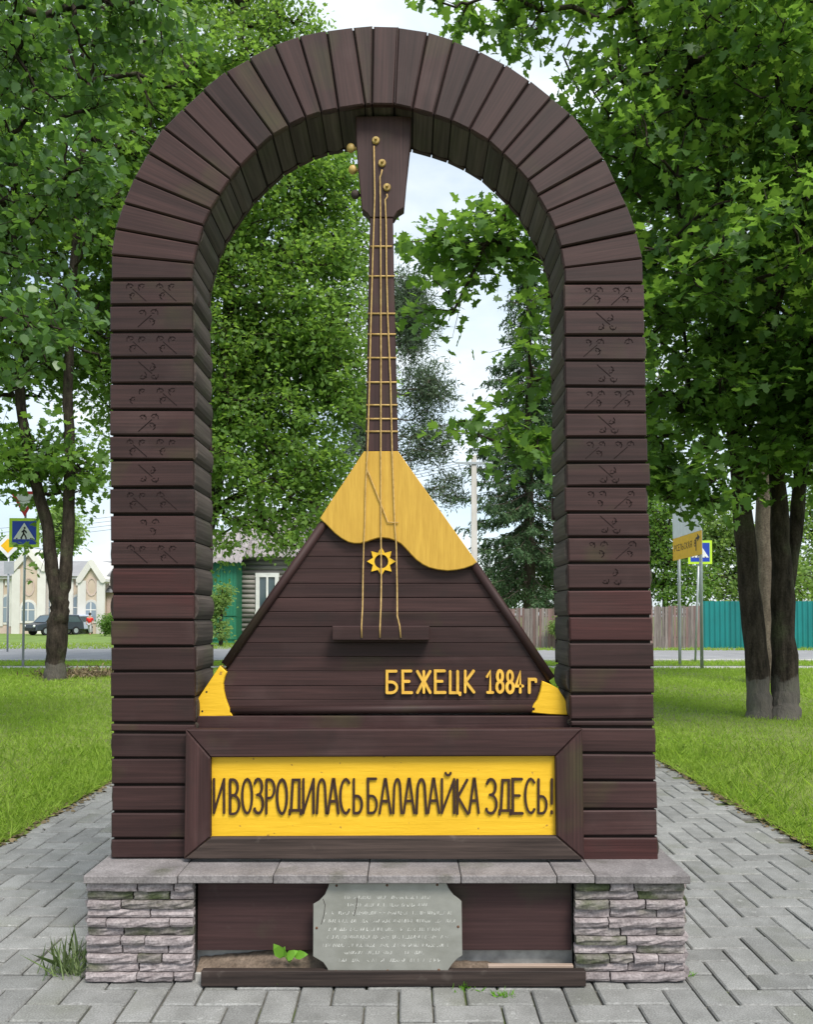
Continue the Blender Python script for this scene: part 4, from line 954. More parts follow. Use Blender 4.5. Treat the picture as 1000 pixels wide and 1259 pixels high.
# ------------------------------------------------------------------ conifers
def spruce(px, d, ztop, zlow, Rmax, seed, label):
    g = rng(seed); b = Vector((W(px, 700, d).x, CAM.y + d, -.03)); t = empty('spruce_tree', b, label, 'tree')
    q = MB(); zs = np.linspace(0, ztop, 22); q.tube([(b.x, b.y, z) for z in zs], [.34 * (1 - z / ztop) ** .8 + .02 for z in zs], 12)
    Ls = []; Ds = []; Ns = []; Sz = []; A = []; B = []; RA = []
    z = zlow
    while z < ztop - .3:
        u = (z - zlow) / (ztop - zlow); Lb = Rmax * (1 - u) ** .8 + .25; nb = int(6 + 3 * (1 - u))
        for k in range(nb):
            if g.random() < .10: continue
            az = g.random() * 2 * np.pi; L_ = Lb * g.uniform(.7, 1.12); rd = np.array([math.cos(az), math.sin(az), 0.]); n_ = max(4, int(L_ / .28)); prev = np.array([b.x, b.y, z])
            for i in range(1, n_ + 1):
                s_ = i / n_; p = np.array([b.x, b.y, z]) + rd * L_ * s_ + np.array([0, 0, -.48 * L_ * s_ + .2 * L_ * s_ ** 3 + g.normal() * .03])
                A.append(prev); B.append(p); RA.append(.035 * (1 - s_ * .8)); prev = p
                if s_ < .18: continue
                # hanging twigs both sides
                sd_ = np.array([-rd[1], rd[0], 0.])
                for _ in range(3):
                    sgn = g.choice((-1, 1)); tl_ = g.uniform(.3, .85) * (1.15 - s_ * .5)
                    dv = sd_ * sgn * g.uniform(.2, .8) + rd * g.uniform(.1, .6) + np.array([0, 0, -g.uniform(.4, 1.2)]); dv /= np.linalg.norm(dv); o_ = p - rd * g.random() * .28
                    A.append(o_); B.append(o_ + dv * tl_); RA.append(.006)
                    nn = 11
                    for q_ in range(nn):
                        Ls.append(o_ + dv * tl_ * q_ / nn); w = dv * .8 + g.normal(size=3) * .55; Ds.append(w); Ns.append(g.normal(size=3)); Sz.append(g.uniform(.13, .24))
        z += g.uniform(.32, .5)
    v1, f1 = tubes_np(np.array(A), np.array(B), np.array(RA), np.array(RA) * .6, 4); bv = np.array([tuple(p) for p in q.v])
    me = bpy.data.meshes.new('trunk'); me.from_pydata((np.concatenate([bv, v1]) - np.array(b)).tolist(), [], list(q.f) + [tuple(x) for x in (f1 + len(bv)).tolist()]); me.materials.append(barkp); me.update()
    link('trunk', me, t, Matrix.Translation(b))
    T = np.array([(0, -.10, 0), (0, .10, 0), (.6, .16, .02), (1, 0, 0), (.6, -.16, .02)], np.float32)[[0, 4, 3, 2, 1]]
    vv, _ = leaf_verts(np.array(Ls), np.array(Ds), np.array(Ns), np.array(Sz), T)
    o = link('crown', fast_mesh(vv.reshape(-1, 3) - np.array(b), 5, L_spru), t, Matrix.Translation(b)); o['kind'] = 'stuff'
spruce(651, 43.5, 21.5, 3.0, 4.6, 81, 'tall drooping spruce behind the plank fence with bare lower trunk')
spruce(770, 52, 24, 4.5, 4.8, 82, 'tall spruce farther behind the fence and hidden by maple leaves')
def pine(px, d, label, seed):
    T = np.array([(0, 0, 0), (.4, .10, 0), (1, 0, 0), (.4, -.10, 0)], np.float32)
    tree('pine_tree', label, 'tree', [[tuple(W(px, 757 + 1500 / d, d)) + (.30,), tuple(W(px + 2, 600, d)) + (.25,), tuple(W(px + 6, 450, d)) + (.18,), tuple(W(px + 2, 330, d)) + (.06,)]],
         [blob(508, 400, d, 24, 70, 1.6), blob(525, 480, d, 30, 36, 1.4), blob(520, 545, d, 38, 40, 1.6, 3), blob(545, 605, d, 30, 26, 1.2, 1.2), blob(480, 380, d, 34, 40, 1.6), blob(455, 520, d, 36, 60, 1.6)], 480, 5, 12, .36, T, L_pine, seed, bmat=barkp, twl=.7, flatn=0, droop=-.1, spread=1.3)
pine(478, 46, 'grey-green pine with open branches behind the balalaika neck', 91)

# ------------------------------------------------------------------ grass
def blades(xy, h0, h1, w, mat, seed, lean=.5, z=ZL):
    g = rng(seed); n = len(xy); pos = np.c_[xy, np.full(n, z)]
    up = np.c_[g.normal(size=(n, 2)) * lean, np.ones(n)]; L_ = g.uniform(h0, h1, n); nr = g.normal(size=(n, 3)); s = L_
    T = np.array([(0, -1, 0), (0, 1, 0), (.55, .75, .08), (1, 0, .25), (.55, -.75, .08)], np.float32)
    d = nrm(up); b = nrm(np.cross(nr, d)); nn = np.cross(d, b); ww = w * g.uniform(.6, 1.3, n)
    v = pos[:, None, :] + (T[None, :, 0:1] * s[:, None, None]) * d[:, None, :] + (T[None, :, 1:2] * ww[:, None, None]) * b[:, None, :] + (T[None, :, 2:3] * s[:, None, None]) * nn[:, None, :]
    return v.reshape(-1, 3)
g = rng(7); V = []
def patch(x0, x1, y0, y1, dens): n = int((x1 - x0) * (y1 - y0) * dens); return np.c_[g.uniform(x0, x1, n), g.uniform(y0, y1, n)]
def keep_view(xy, m=1.2):
    d = xy[:, 1] - CAM.y; return xy[(np.abs(xy[:, 0]) < .5 * d + m) & (d > 2.2)]
def clumpy(xy, s): 
    n = np.sin(xy[:, 0] * 2.1 + np.sin(xy[:, 1] * 1.3) * 2) * np.sin(xy[:, 1] * 1.9 + np.sin(xy[:, 0] * 1.7) * 2); return n * s
for x0, x1 in ((-5.5, PX0 + .03), (PX1 - .03, 6.0)):
    xy = keep_view(patch(x0, x1, 0.6, 5.5, 2600)); V.append(blades(xy, .03, .10, .0034, None, 1, 1.2))
    xy = keep_view(patch(x0, x1, 0.6, 5.5, 150), 1); V.append(blades(xy, .10, .20, .0038, None, 5, .8))
for x0, x1 in ((-8.5, PX0 + .02), (PX1 - .02, 9)):
    xy = keep_view(patch(x0, x1, 5.5, 11, 1300)); V.append(blades(xy, .04, .12, .0054, None, 2, 1.2))
for x0, x1 in ((-13, PX0 + .02), (PX1 - .02, 14)):
    xy = keep_view(patch(x0, x1, 11, 19.05, 480)); V.append(blades(xy, .05, .15, .010, None, 3, 1.1))
xy = keep_view(patch(-16, 17, 20.5, 22.5, 220)); V.append(blades(xy, .06, .14, .012, None, 4, .5))
xy = keep_view(np.r_[patch(-24, -6, 33, 40, 60), patch(3, 26, 31.5, 33.0, 120)]); V.append(blades(xy, .10, .22, .02, None, 9, .5, z=-.05))
o = link('grass', fast_mesh(np.concatenate(V), 5, grassm)); tag(o, 'bright green mown grass covering the lawns beside the path', 'grass', kind='stuff')
# longer ragged grass and dead litter along the path edges
xy = np.r_[np.c_[PX0 + g.normal(size=1500) * .045, g.uniform(.8, 9, 1500)], np.c_[PX1 + g.normal(size=1700) * .05, g.uniform(.8, 11, 1700)]]
T5 = T_OVAL; n_ = len(xy)
vv, _ = leaf_verts(np.c_[xy, np.full(n_, .006)], np.c_[g.normal(size=(n_, 2)), g.normal(size=n_) * .2], np.c_[g.normal(size=(n_, 2)) * .35, np.ones(n_)], g.uniform(.015, .05, n_), T5)
o = link('leaf_litter', fast_mesh(vv.reshape(-1, 3), 8, L_bark2)); tag(o, 'dry leaves and clippings along the path edges', 'litter', kind='stuff')
# heap of dry cuttings by the forked maple
c = G(108, 834); n_ = 3500; a_ = g.normal(size=(n_, 3)) * np.array([.55, .35, .10]); a_[:, 2] = np.abs(a_[:, 2])
vv, _ = leaf_verts(a_ + np.array((c.x, c.y, .0)), g.normal(size=(n_, 3)), g.normal(size=(n_, 3)), g.uniform(.05, .16, n_), np.array([(0, 0, 0), (.5, .12, .05), (1, 0, 0), (.5, -.12, .05)], np.float32))
o = link('cuttings_heap', fast_mesh(vv.reshape(-1, 3), 4, L_bark2)); tag(o, 'low heap of dry brown cuttings on the grass beside the forked maple', 'heap', kind='stuff')

# weeds round the plinth
def tuft(px, py, n, h0, h1, w, label, seed, spreadm, mat=tuftm, lean=.6, name='grass_tuft'):
    c = G(px, py); g2 = rng(seed); xy = np.c_[c.x + g2.normal(size=n) * spreadm, c.y + g2.normal(size=n) * spreadm * .6]
    v = blades(xy, h0, h1, w, None, seed, lean, z=0) - np.array(c)
    o = link(name, fast_mesh(v, 5, mat), None, Matrix.Translation(c)); tag(o, label, 'plant')
tuft(86, 1196, 85, .05, .20, .0028, 'coarse pale grass tuft growing at the ragged corner of a stone pier', 1, .05)
tuft(348, 1209, 26, .01, .035, .003, 'tiny weed sprouting in the joint before the batten near the plaque edge', 2, .02, sprout, .9, 'small_weed')
tuft(572, 1215, 30, .01, .04, .003, 'little weed between pavers beneath the middle of the batten', 3, .02, sprout, .9, 'small_weed')
tuft(620, 1224, 30, .01, .04, .003, 'thin weed in a paver joint under the batten end', 4, .02, sprout, .9, 'small_weed')
tuft(846, 1198, 26, .01, .045, .003, 'small weed at the foot of the clean stone pier corner', 5, .015, sprout, .9, 'small_weed')
wp = empty('weed_plant', P(352, 1178, YP + .05), 'bright green broad-leaved weed sprouting from soil under the brown board', 'plant')
for i, (px, py, ln, an, w) in enumerate(((350, 1176, .075, 125, 1.0), (352, 1178, .065, 40, .9), (362, 1174, .06, 12, .9), (349, 1176, .05, 85, .8))):
    a = P(px, py, YP + .02); dv = Vector((math.cos(R(an)), -.35, math.sin(R(an)))).normalized(); n = Vector((-math.sin(R(an)) * .4, -.9, .5)); b_ = n.cross(dv).normalized(); n = dv.cross(b_)
    q = MB(); q.add([a + dv * (t[0] * ln) + b_ * (t[1] * ln * .8 * w) + n * (t[2] * ln) for t in T_OVAL], [tuple(range(8))]); q.build('leaf', sprout, wp)
q = MB(); a = P(356, 1180, YP + .03)
for px, py in ((350, 1175), (353, 1177), (363, 1174)): q.tube([a + Vector((0, 0, -.01)), P(px, py, YP + .02)], .0018, 5)
q.build('stalk', sprout, wp)

# ------------------------------------------------------------------ signs
def plate(poly, y0, y1, mat, name, parent, M):       # poly in local x,z
    q = MB(); q.prism(poly, y0, y1); q.v = [M @ p for p in q.v]; return q.build(name, mat, parent)
def sq(s, r=0): return [(-s, -s), (s, -s), (s, s), (-s, s)]
def crossing(px, py, half, d, label, base_py, pole_px, rz=0.0, triangle_above=False):
    c = W(px, py, d); b = W(pole_px, base_py, d); b.z = 0; t = empty('crossing_sign', b, label, 'road sign', 'pedestrian crossing signs')
    M = frame(c, 0, 0, rz); h = half * d / F
    top = c.z + h * (1 if not triangle_above else 2.9)
    q = MB(); lean = Vector((c.x, c.y + .06, 0)) ; q.tube([(b.x, b.y + .06, -.02), (b.x + (c.x - b.x), c.y + .06, top)], .035, 10); q.build('pole', galv, t, smooth=True)
    bo = plate(sq(h), -.012, .0, s_lime, 'plate', t, M); plate(sq(h * .80), -.016, -.0125, s_blue, 'blue_field', bo, M)
    s = h * .72
    plate([(-s, -s * .62), (s, -s * .62), (0, s * .95)], -.020, -.0165, s_white, 'white_triangle', bo, M)
    q = MB(); w = s * .13
    for l in ([(-.02, .28), (-.05, -.05)], [(-.05, -.05), (.10, -.28), (.2, -.52)], [(-.05, -.05), (-.14, -.28), (-.28, -.5)], [(0, .24), (-.2, .06)], [(0, .24), (.16, .1), (.2, -.02)]):
        q.ribbon([(x * s, z * s) for x, z in l], w, -.024, -.0205)
    q.prism([(s * (.04 + .10 * math.cos(k * math.pi / 4)), s * (.45 + .11 * math.sin(k * math.pi / 4))) for k in range(8)], -.024, -.0205)
    for k in range(4): q.prism([(s * (-.78 + k * .45), -s * .61), (s * (-.64 + k * .45), -s * .61), (s * (-.58 + k * .40), -s * .50), (s * (-.70 + k * .41), -s * .50)], -.0238, -.0205)
    q.v = [M @ p for p in q.v]; q.build('walking_figure', s_black, bo)
    if triangle_above:
        u = h * 1.0; M2 = frame((c.x, c.y, c.z + h * 2.05), 0, 0, rz)
        tri = [(-u, u * .8), (u, u * .8), (0, -u * .95)]
        p_ = plate(tri, -.012, 0, s_red, 'give_way_plate', t, M2); plate([(-u * .66, u * .6), (u * .66, u * .6), (0, -u * .55)], -.016, -.0125, s_white, 'white_centre', p_, M2)
    return t
crossing(30, 655, 18, 23.8, 'blue pedestrian crossing sign with lime border beside the forked maple', 820, 27, R(4), True)
crossing(861, 679, 14.5, 26, 'blue pedestrian crossing sign with lime border half hidden behind the yellow direction sign', 815, 856, R(-3))
# priority road diamond
d = 34; c = W(10, 671, d); b = W(8, 0, d); t = empty('priority_road_sign', (c.x, c.y, 0), 'yellow and white diamond priority road sign on a thin post', 'road sign')
q = MB(); q.tube([(c.x, c.y + .06, -.05), (c.x, c.y + .06, c.z + .5)], .04, 10); q.build('pole', galv, t, smooth=True)
M = frame(c); h = 15 * d / F
p_ = plate([(-h, 0), (0, -h), (h, 0), (0, h)], -.012, 0, s_white, 'plate', t, M); plate([(-h * .6, 0), (0, -h * .6), (h * .6, 0), (0, h * .6)], -.016, -.0125, s_yel, 'yellow_field', p_, M)
M = frame(W(11, 698, d)); plate([(-.21, -.26), (.21, -.26), (.21, .26), (-.21, .26)], -.012, .0, s_grey, 'lower_plate', t, M)
# two-post direction sign, turned towards the road
pl_, pr_ = W(828.5, 676, 24.6), W(863.5, 667, 22.0)
t = empty('direction_sign', ((pl_.x + pr_.x) / 2, (pl_.y + pr_.y) / 2, 0), 'two-post sign with yellow lower panel and white upper panel', 'sign')
ax = (pr_ - pl_); ax.z = 0; Ls_ = ax.length; th = math.atan2(ax.y, ax.x)
zl0 = W(828.5, 689.5, 24.6).z; zl1 = W(828.5, 663, 24.6).z; ztop = W(828.5, 612, 24.6).z
M = frame(((pl_.x + pr_.x) / 2, (pl_.y + pr_.y) / 2, 0), 0, 0, th)
pan = plate([(-Ls_ / 2, zl0), (Ls_ / 2, zl0), (Ls_ / 2, zl1), (-Ls_ / 2, zl1)], -.02, 0, s_yel, 'yellow_panel', t, M)
wh = plate([(-Ls_ / 2, zl1 + .01), (Ls_ / 2, zl1 + .01), (Ls_ / 2, ztop), (-Ls_ / 2, ztop)], -.02, 0, s_white, 'white_panel', t, M)
for px, d_, f_ in ((838, 23.9, -.36), (869, 22.0, .40)):
    a = M @ Vector((Ls_ * f_, .05, 0)); q = MB(); q.tube([(a.x, a.y, -.02), (a.x, a.y, ztop + .05)], .045, 10); q.build('pole', galv, t, smooth=True)
q = MB(); zc = (zl0 + zl1) / 2; hh = (zl1 - zl0)
def on_sign(lines, w):
    for l in lines: q.ribbon(l, w, -.024, -.0205)
x = -Ls_ * .43
for ch in 'РСЕЛЬСКАЯ 8':
    if ch == ' ': x += .16; continue
    on_sign([[(x + u * .13, zc - .06 + w_ * .17) for u, w_ in l] for l in GL[ch]], .028); x += .185
q.v = [M @ p for p in q.v]; o = q.build('sign_text', surf('dark sign print', (.14, .07, .01), (.18, .1, .02), bump=0), pan); o['kind'] = 'stuff'
q = MB(); xa = Ls_ * .38
on_sign([[(xa - .12, zc - .18), (xa - .12, zc + .14), (xa + .02, zc + .16)]], .06); q.prism([(xa, zc + .05), (xa + .2, zc + .16), (xa, zc + .27)], -.024, -.0205)
q.v = [M @ p for p in q.v]; q.build('turn_arrow', s_black, pan)
q = MB(); on_sign([[(-.3, zl1 + .40), (.35, zl1 + .44), (.7, zl1 + .40)], [(-.1, zl1 + .26), (.6, zl1 + .28)]], .03); q.v = [M @ p for p in q.v]; o = q.build('sign_text', s_grey, wh); o['kind'] = 'stuff'

# ------------------------------------------------------------------ fences beyond the road
DF = 37.8; YFn = CAM.y + DF
def plank_fence(px0, px1, topy, label, mats, seed, nsky=.0):
    r2 = random.Random(seed); a, b = W(px0, 780, DF).x, W(px1, 780, DF).x; t = empty('plank_fence', ((a + b) / 2, YFn, -.05), label, 'fence', 'plank fences beyond the road')
    zt_ = W(500, topy, DF).z; x = a
    w = .135
    me = []
    for k in range(4):
        q = MB(); q.box((-w / 2 + .006, -.012, 0), (w / 2 - .006, .012, zt_ + .05 - r2.uniform(0, .06)), c=.004); me.append([fix(mesh(q.v, q.f, m_)) for m_ in mats])
    while x < b:
        link('plank', me[r2.randrange(4)][r2.randrange(len(mats))], t, frame((x, YFn + r2.uniform(-.012, .0), -.05), 0, r2.uniform(-.012, .012), 0)); x += w
    for z in (.45, zt_ - .45):
        q = MB(); q.box((a, YFn + .016, z), (b, YFn + .06, z + .09)); q.build('fence_rail', mats[0], t)
f_red = surf('red-brown weathered plank', (.13, .085, .075), (.22, .15, .135), (20, 20, 1.5), .9, .3, .004, .2)
f_gry = surf('grey weathered plank', (.12, .10, .09), (.24, .21, .19), (20, 20, 1.5), .9, .3, .004, .25)
plank_fence(575, 790, 747, 'reddish weathered plank fence under the spruce', [f_red, f_gry, f_red], 1)
plank_fence(791, 863, 744.5, 'grey weathered plank fence behind the sign posts', [f_gry, f_gry, f_red], 2)
teal = surf('teal sheet metal', (.006, .15, .145), (.008, .19, .18), (1, 1, .6), .45, .1, .002, .08)
a, b = W(864, 780, DF).x, W(1120, 780, DF).x; zt_ = W(500, 739, DF).z
t = empty('metal_fence', ((a + b) / 2, YFn, -.05), 'tall teal corrugated metal fence beyond the road', 'fence')
def sheet_mesh(w, h):
    v = []; f = []; n = int(w / .2) * 4; pr = [0, 0, .045, .045]
    for i in range(n + 1): x = w * i / n; y = -pr[i % 4]; v += [(x, y, 0), (x, y, h)]
    for i in range(n): f.append((2 * i, 2 * i + 2, 2 * i + 3, 2 * i + 1))
    n0 = len(v); v += [(p[0], .01, p[2]) for p in v[:]]
    for i in range(n): f.append((n0 + 2 * i, n0 + 2 * i + 1, n0 + 2 * i + 3, n0 + 2 * i + 2))
    return mesh(v, f, teal)
sm = sheet_mesh(1.2, zt_ + .05); x = a
while x < b: link('metal_sheet', sm, t, frame((x, YFn - random.Random(int(x * 10)).uniform(0, .006), -.05))); x += 1.2

# ------------------------------------------------------------------ concrete pole and wires
d = 39.5; bpt = W(583.5, 757 + 1500 / d, d); tp = W(583.2, 560, d)
t = empty('utility_pole', (bpt.x, bpt.y, 0), 'pale concrete utility pole standing beside the spruce', 'pole')
q = MB(); 
q.add([(bpt.x + sx * w, bpt.y + sy * w, z) for z, w in ((-.05, .17), (tp.z, .12)) for sx, sy in ((-1, -1), (1, -1), (1, 1), (-1, 1))], [(0, 1, 2, 3), (4, 5, 6, 7), (0, 1, 5, 4), (1, 2, 6, 5), (2, 3, 7, 6), (3, 0, 4, 7)])
q.build('post', surf('pole concrete', (.44, .41, .38), (.60, .57, .54), (3, 3, .8), .85, .2, .004, 0, [((.36, .24, .17), 1.2, .6, .8, .6)]), t)
q = MB(); q.box((bpt.x - .9, bpt.y - .18, tp.z - .45), (bpt.x + .9, bpt.y - .12, tp.z - .35)); q.build('crossarm', galv, t)
for i, (y0, y1) in enumerate(((-.9, 640), (-.3, 651), (.3, 660), (.9, 664))):
    A_ = Vector((bpt.x + y0, bpt.y - .15, tp.z - .33)); B_ = W(-250, 690 + i * 4 - 30, 62); pts = []
    for k in range(25):
        u = k / 24; p = A_.lerp(B_, u); p.z -= 1.1 * 4 * u * (1 - u) * (.9 + .1 * i); pts.append(p)
    q = MB(); q.tube(pts, .011, 5); o = q.build('overhead_wire', s_black); tag(o, 'thin dark overhead wire running from the concrete pole across the road', 'wire', 'overhead wires')

# ------------------------------------------------------------------ log house with green porch
DH = 47; YHs = CAM.y + DH
def HX(px): return W(px, 700, DH).x
def HZ(py): return W(500, py, DH).z
gre = surf('green painted boards', (.010, .12, .065), (.018, .17, .095), (14, 14, .8), .6, .2, .004, .1)
logm = surf('grey weathered log', (.16, .15, .14), (.30, .28, .26), (1.5, 14, 14), .9, .5, .01, .2)
slate = surf('grey corrugated slate', (.22, .20, .205), (.36, .33, .335), (2, 2, 2), .9, .3, .01, .1)
house = empty('log_house', (HX(350), YHs, 0), 'grey log house with green boarded porch and corrugated slate roof', 'house')
x0, x1 = HX(296), HX(440); zt_ = HZ(683)
q = MB(); q.box((x0 + .1, YHs + .2, -.05), (x1 - .1, YHs + 7, zt_)); q.build('wall_core', logm, house)
nl = 18; hl = (zt_ + .05) / nl
win = (HX(317), HX(341), HZ(752), HZ(709))
for i in range(nl):
    z = -.05 + hl * (i + .5)
    segs = [(x0, x1)] if not (win[2] < z < win[3]) else [(x0, win[0]), (win[1], x1)]
    for a, b in segs:
        q = MB(); q.tube([(a, YHs + .12, z), (b, YHs + .12, z)], hl * .53, 10); q.build('log', logm, house, frame(((a + b) / 2, YHs + .12, z)), smooth=True)
wf = surf('white window paint', (.62, .62, .60), (.74, .74, .72), (4, 4, 4), .6)
glass, N_, L_ = nt('window glass'); bs = N_['Principled BSDF']; bs.inputs['Base Color'].default_value = (.05, .08, .10, 1); bs.inputs['Roughness'].default_value = .08; bs.inputs['Specular IOR Level'].default_value = .8
w_o = empty('window', ((win[0] + win[1]) / 2, YHs, win[2])); adopt(w_o, house)
a, b, c_, e_ = win
for (p, r_) in (((a - .1, c_ - .1), (a + .12, e_ + .1)), ((b - .12, c_ - .1), (b + .1, e_ + .1)), ((a - .12, e_ - .02), (b + .12, e_ + .22)), ((a - .14, c_ - .16), (b + .14, c_)), (((a + b) / 2 - .05, c_), ((a + b) / 2 + .05, e_))):
    q = MB(); q.box((p[0], YHs - .09 - .002 * (r_[0] - p[0]), p[1]), (r_[0], YHs + .05, r_[1])); q.build('frame', wf, w_o)
q = MB(); q.box((a + .12, YHs + .0, c_), (b - .12, YHs + .03, e_)); q.build('pane', glass, w_o)
# porch
px0, px1 = HX(225), HX(298.5); YPo = YHs - 1.6; zp = HZ(692) + .12
q = MB(); q.box((px0, YPo + .03, -.05), (px1 - .03, YHs + 1.5, zp)); q.build('porch_wall', gre, house)
r2 = random.Random(2); x = px0
q0 = MB(); q0.box((-.085, -.012, 0), (.085, .012, zp - .02), c=.006); pmx = fix(mesh(q0.v, q0.f, gre))
while x < px1 - .05: link('porch_board', pmx, house, frame((x + .09, YPo + .013, -.03))); x += .18
for z in (HZ(757) , HZ(785)):
    q = MB(); q.box((px0 - .02, YPo - .05, z), (px1 + .02, YPo - .002, z + .07)); q.build('porch_trim', gre, house)
# corrugated porch roof
def corr(x0, x1, y0, z0, y1, z1, name, parent, pitch=.26):
    v = []; f = []; n = int((x1 - x0) / pitch * 6)
    for i in range(n + 1):
        x = x0 + (x1 - x0) * i / n; o_ = .045 * math.sin(2 * math.pi * x / pitch); v += [(x, y0, z0 + o_), (x, y1, z1 + o_), (x, y0, z0 + o_ - .02), (x, y1, z1 + o_ - .02)]
    for i in range(n):
        a = 4 * i; f += [(a, a + 4, a + 5, a + 1), (a + 2, a + 3, a + 7, a + 6), (a, a + 2, a + 6, a + 4)]
    return mk(name, v, f, slate, parent, smooth=True)
corr(px0 - .4, HX(305), YPo - .45, HZ(692) - .1, YPo + 3.4, HZ(692) + 2.0, 'porch_roof', house)
corr(HX(285), x1 + .6, YHs - .6, zt_ - .1, YHs + 3.6, zt_ + 3.0, 'roof', house); corr(HX(285), x1 + .6, YHs + 7.8, zt_ - .1, YHs + 3.6, zt_ + 3.0, 'roof', house)
mk('gable', [(x0 + .1, YHs + .2, zt_), (x0 + .1, YHs + 7, zt_), (x0 + .1, YHs + 3.6, zt_ + 2.7), (x0 + .3, YHs + .2, zt_), (x0 + .3, YHs + 7, zt_), (x0 + .3, YHs + 3.6, zt_ + 2.7)], [(0, 1, 2), (3, 5, 4), (0, 3, 4, 1), (1, 4, 5, 2), (2, 5, 3, 0)], logm, house)

# ------------------------------------------------------------------ pale station-like building
DB = 71; YBd2 = CAM.y + DB
def BX(px): return W(px, 700, DB).x
def BZ(py): return W(500, py, DB).z
cream = surf('cream plaster', (.46, .37, .29), (.56, .47, .38), (.7, .7, .7), .9, .1, .004, .04, [((.55, .42, .36), .8, .55, .75, .5)])
whit = surf('white plaster trim', (.56, .54, .51), (.66, .64, .61), (.7, .7, .7), .9, .1)
pink = surf('pinkish plinth plaster', (.44, .33, .29), (.56, .45, .40), (.8, .8, .8), .9, .1)
groof = surf('grey sheet roof', (.27, .27, .28), (.36, .36, .37), (1, 1, 1), .7, .1)
bwin, N_, L_ = nt('pale window glass'); bs = N_['Principled BSDF']; bs.inputs['Base Color'].default_value = (.22, .27, .33, 1); bs.inputs['Roughness'].default_value = .15
bd = empty('station_building', (BX(60), YBd2, 0), 'long pale plastered building with white gables and arched windows', 'building')
xa, xb = BX(-130), BX(128); ze = BZ(712); zr = BZ(684)
q = MB(); q.box((xa, YBd2, -.1), (xb, YBd2 + 12, ze)); q.build('wall', cream, bd)
q = MB(); q.box((xa - .05, YBd2 - .08, -.1), (xb + .05, YBd2 - .003, BZ(770))); q.build('base_course', pink, bd)
q = MB(); q.box((xa - .3, YBd2 - .35, ze), (xb + .3, YBd2 + 12.3, ze + .25)); q.build('cornice', whit, bd)
def gabled(x0, x1, y0, y1, z0, z1, name, mat, ridge_x=True):
    if ridge_x: v = [(x0, y0, z0), (x1, y0, z0), (x1, y1, z0), (x0, y1, z0), (x0 + .5, (y0 + y1) / 2, z1), (x1 - .5, (y0 + y1) / 2, z1)]; f = [(0, 1, 5, 4), (2, 3, 4, 5), (0, 4, 3), (1, 2, 5), (0, 3, 2, 1)]
    else: v = [(x0, y0, z0), (x1, y0, z0), (x1, y1, z0), (x0, y1, z0), ((x0 + x1) / 2, y0, z1), ((x0 + x1) / 2, y1, z1)]; f = [(0, 4, 5, 3), (1, 2, 5, 4), (0, 1, 4), (2, 3, 5), (0, 3, 2, 1)]
    return mk(name, v, f, mat, bd)
gabled(xa - .4, xb + .4, YBd2 - .5, YBd2 + 12.5, ze + .25, zr, 'roof', groof)
def archwin(cx, z0, w, h, y, parent):
    t = empty('window', (cx, y, z0)); adopt(t, parent)
    def out(w_, z0_, h_): return [(cx - w_ / 2, z0_), (cx + w_ / 2, z0_), (cx + w_ / 2, z0_ + h_ - w_ / 2)] + [(cx + w_ / 2 * math.cos(R(a)), z0_ + h_ - w_ / 2 + w_ / 2 * math.sin(R(a))) for a in (30, 60, 90, 120, 150)] + [(cx - w_ / 2, z0_ + h_ - w_ / 2)]
    q = MB(); q.prism(out(w + .4, z0 - .2, h + .4), y - .06, y - .003); q.build('surround', whit, t)
    q = MB(); q.prism(out(w, z0, h), y - .075, y - .063); q.build('pane', bwin, t)
    q = MB(); q.box((cx - .04, y - .09, z0), (cx + .04, y - .078, z0 + h - .05)); q.box((cx - w / 2, y - .091, z0 + h * .55), (cx + w / 2, y - .0775, z0 + h * .55 + .08)); q.build('glazing_bar', whit, t)
for px in (-30, -12, 10, 21, 63, 76, 96): archwin(BX(px), BZ(765), 1.0, BZ(733) - BZ(765), YBd2, bd)
for px in (2, 16, 25, 58, 70, 88, 103):
    q = MB(); q.box((BX(px) - .22, YBd2 - .14, BZ(770)), (BX(px) + .22, YBd2 - .003, ze)); q.build('pilaster', whit, bd)
for i in range(26):
    x = BX(-8) + i * .36 * 1.0 + (0 if i < 13 else 2.6)
    q = MB(); q.box((x, YBd2 - .12, ze - .55), (x + .16, YBd2 - .003, ze - .12)); q.build('dentil', whit, bd)
for cx, hw, pk in ((42, 15.5, 678), (118, 11.5, 692)):
    x0, x1 = BX(cx - hw), BX(cx + hw); y = YBd2 - .9; zg = BZ(pk + 21)
    q = MB(); q.prism([(x0, -.1), (x1, -.1), (x1, zg), ((x0 + x1) / 2, BZ(pk + 3)), (x0, zg)], y, YBd2 + .01); w_ = q.build('gable_wall', cream, bd)
    for ko, (p0, p1) in enumerate((((x0 - .25, zg - .1), ((x0 + x1) / 2, BZ(pk))), ((x1 + .25, zg - .1), ((x0 + x1) / 2, BZ(pk))))):
        q = MB(); q.ribbon([p0, p1], .5, y - .25 - .02 * ko, YBd2 + 6 + .02 * ko); q.build('gable_coping', whit, w_)
    for x in (x0, x1):
        q = MB(); q.box((x - .35, y - .12, -.1), (x + .35, y - .003, zg - .1)); q.build('corner_pilaster', whit, w_)
    archwin(BX(cx - .5), BZ(763), 1.1 if cx < 60 else .9, BZ(740) - BZ(763), y, w_)
    q = MB(); q.ribbon([(BX(cx) + .42 * math.cos(R(a)), BZ(722) + .75 * math.sin(R(a))) for a in range(0, 360, 30)], .12, y - .05, y - .003, closed=True); q.build('oval_window', pink, w_)
x0, x1 = BX(128.5), BX(215); ze2 = BZ(728)
q = MB(); q.box((x0, YBd2 + .6, -.1), (x1, YBd2 + 10, ze2)); q.build('annex_wall', pink, bd)
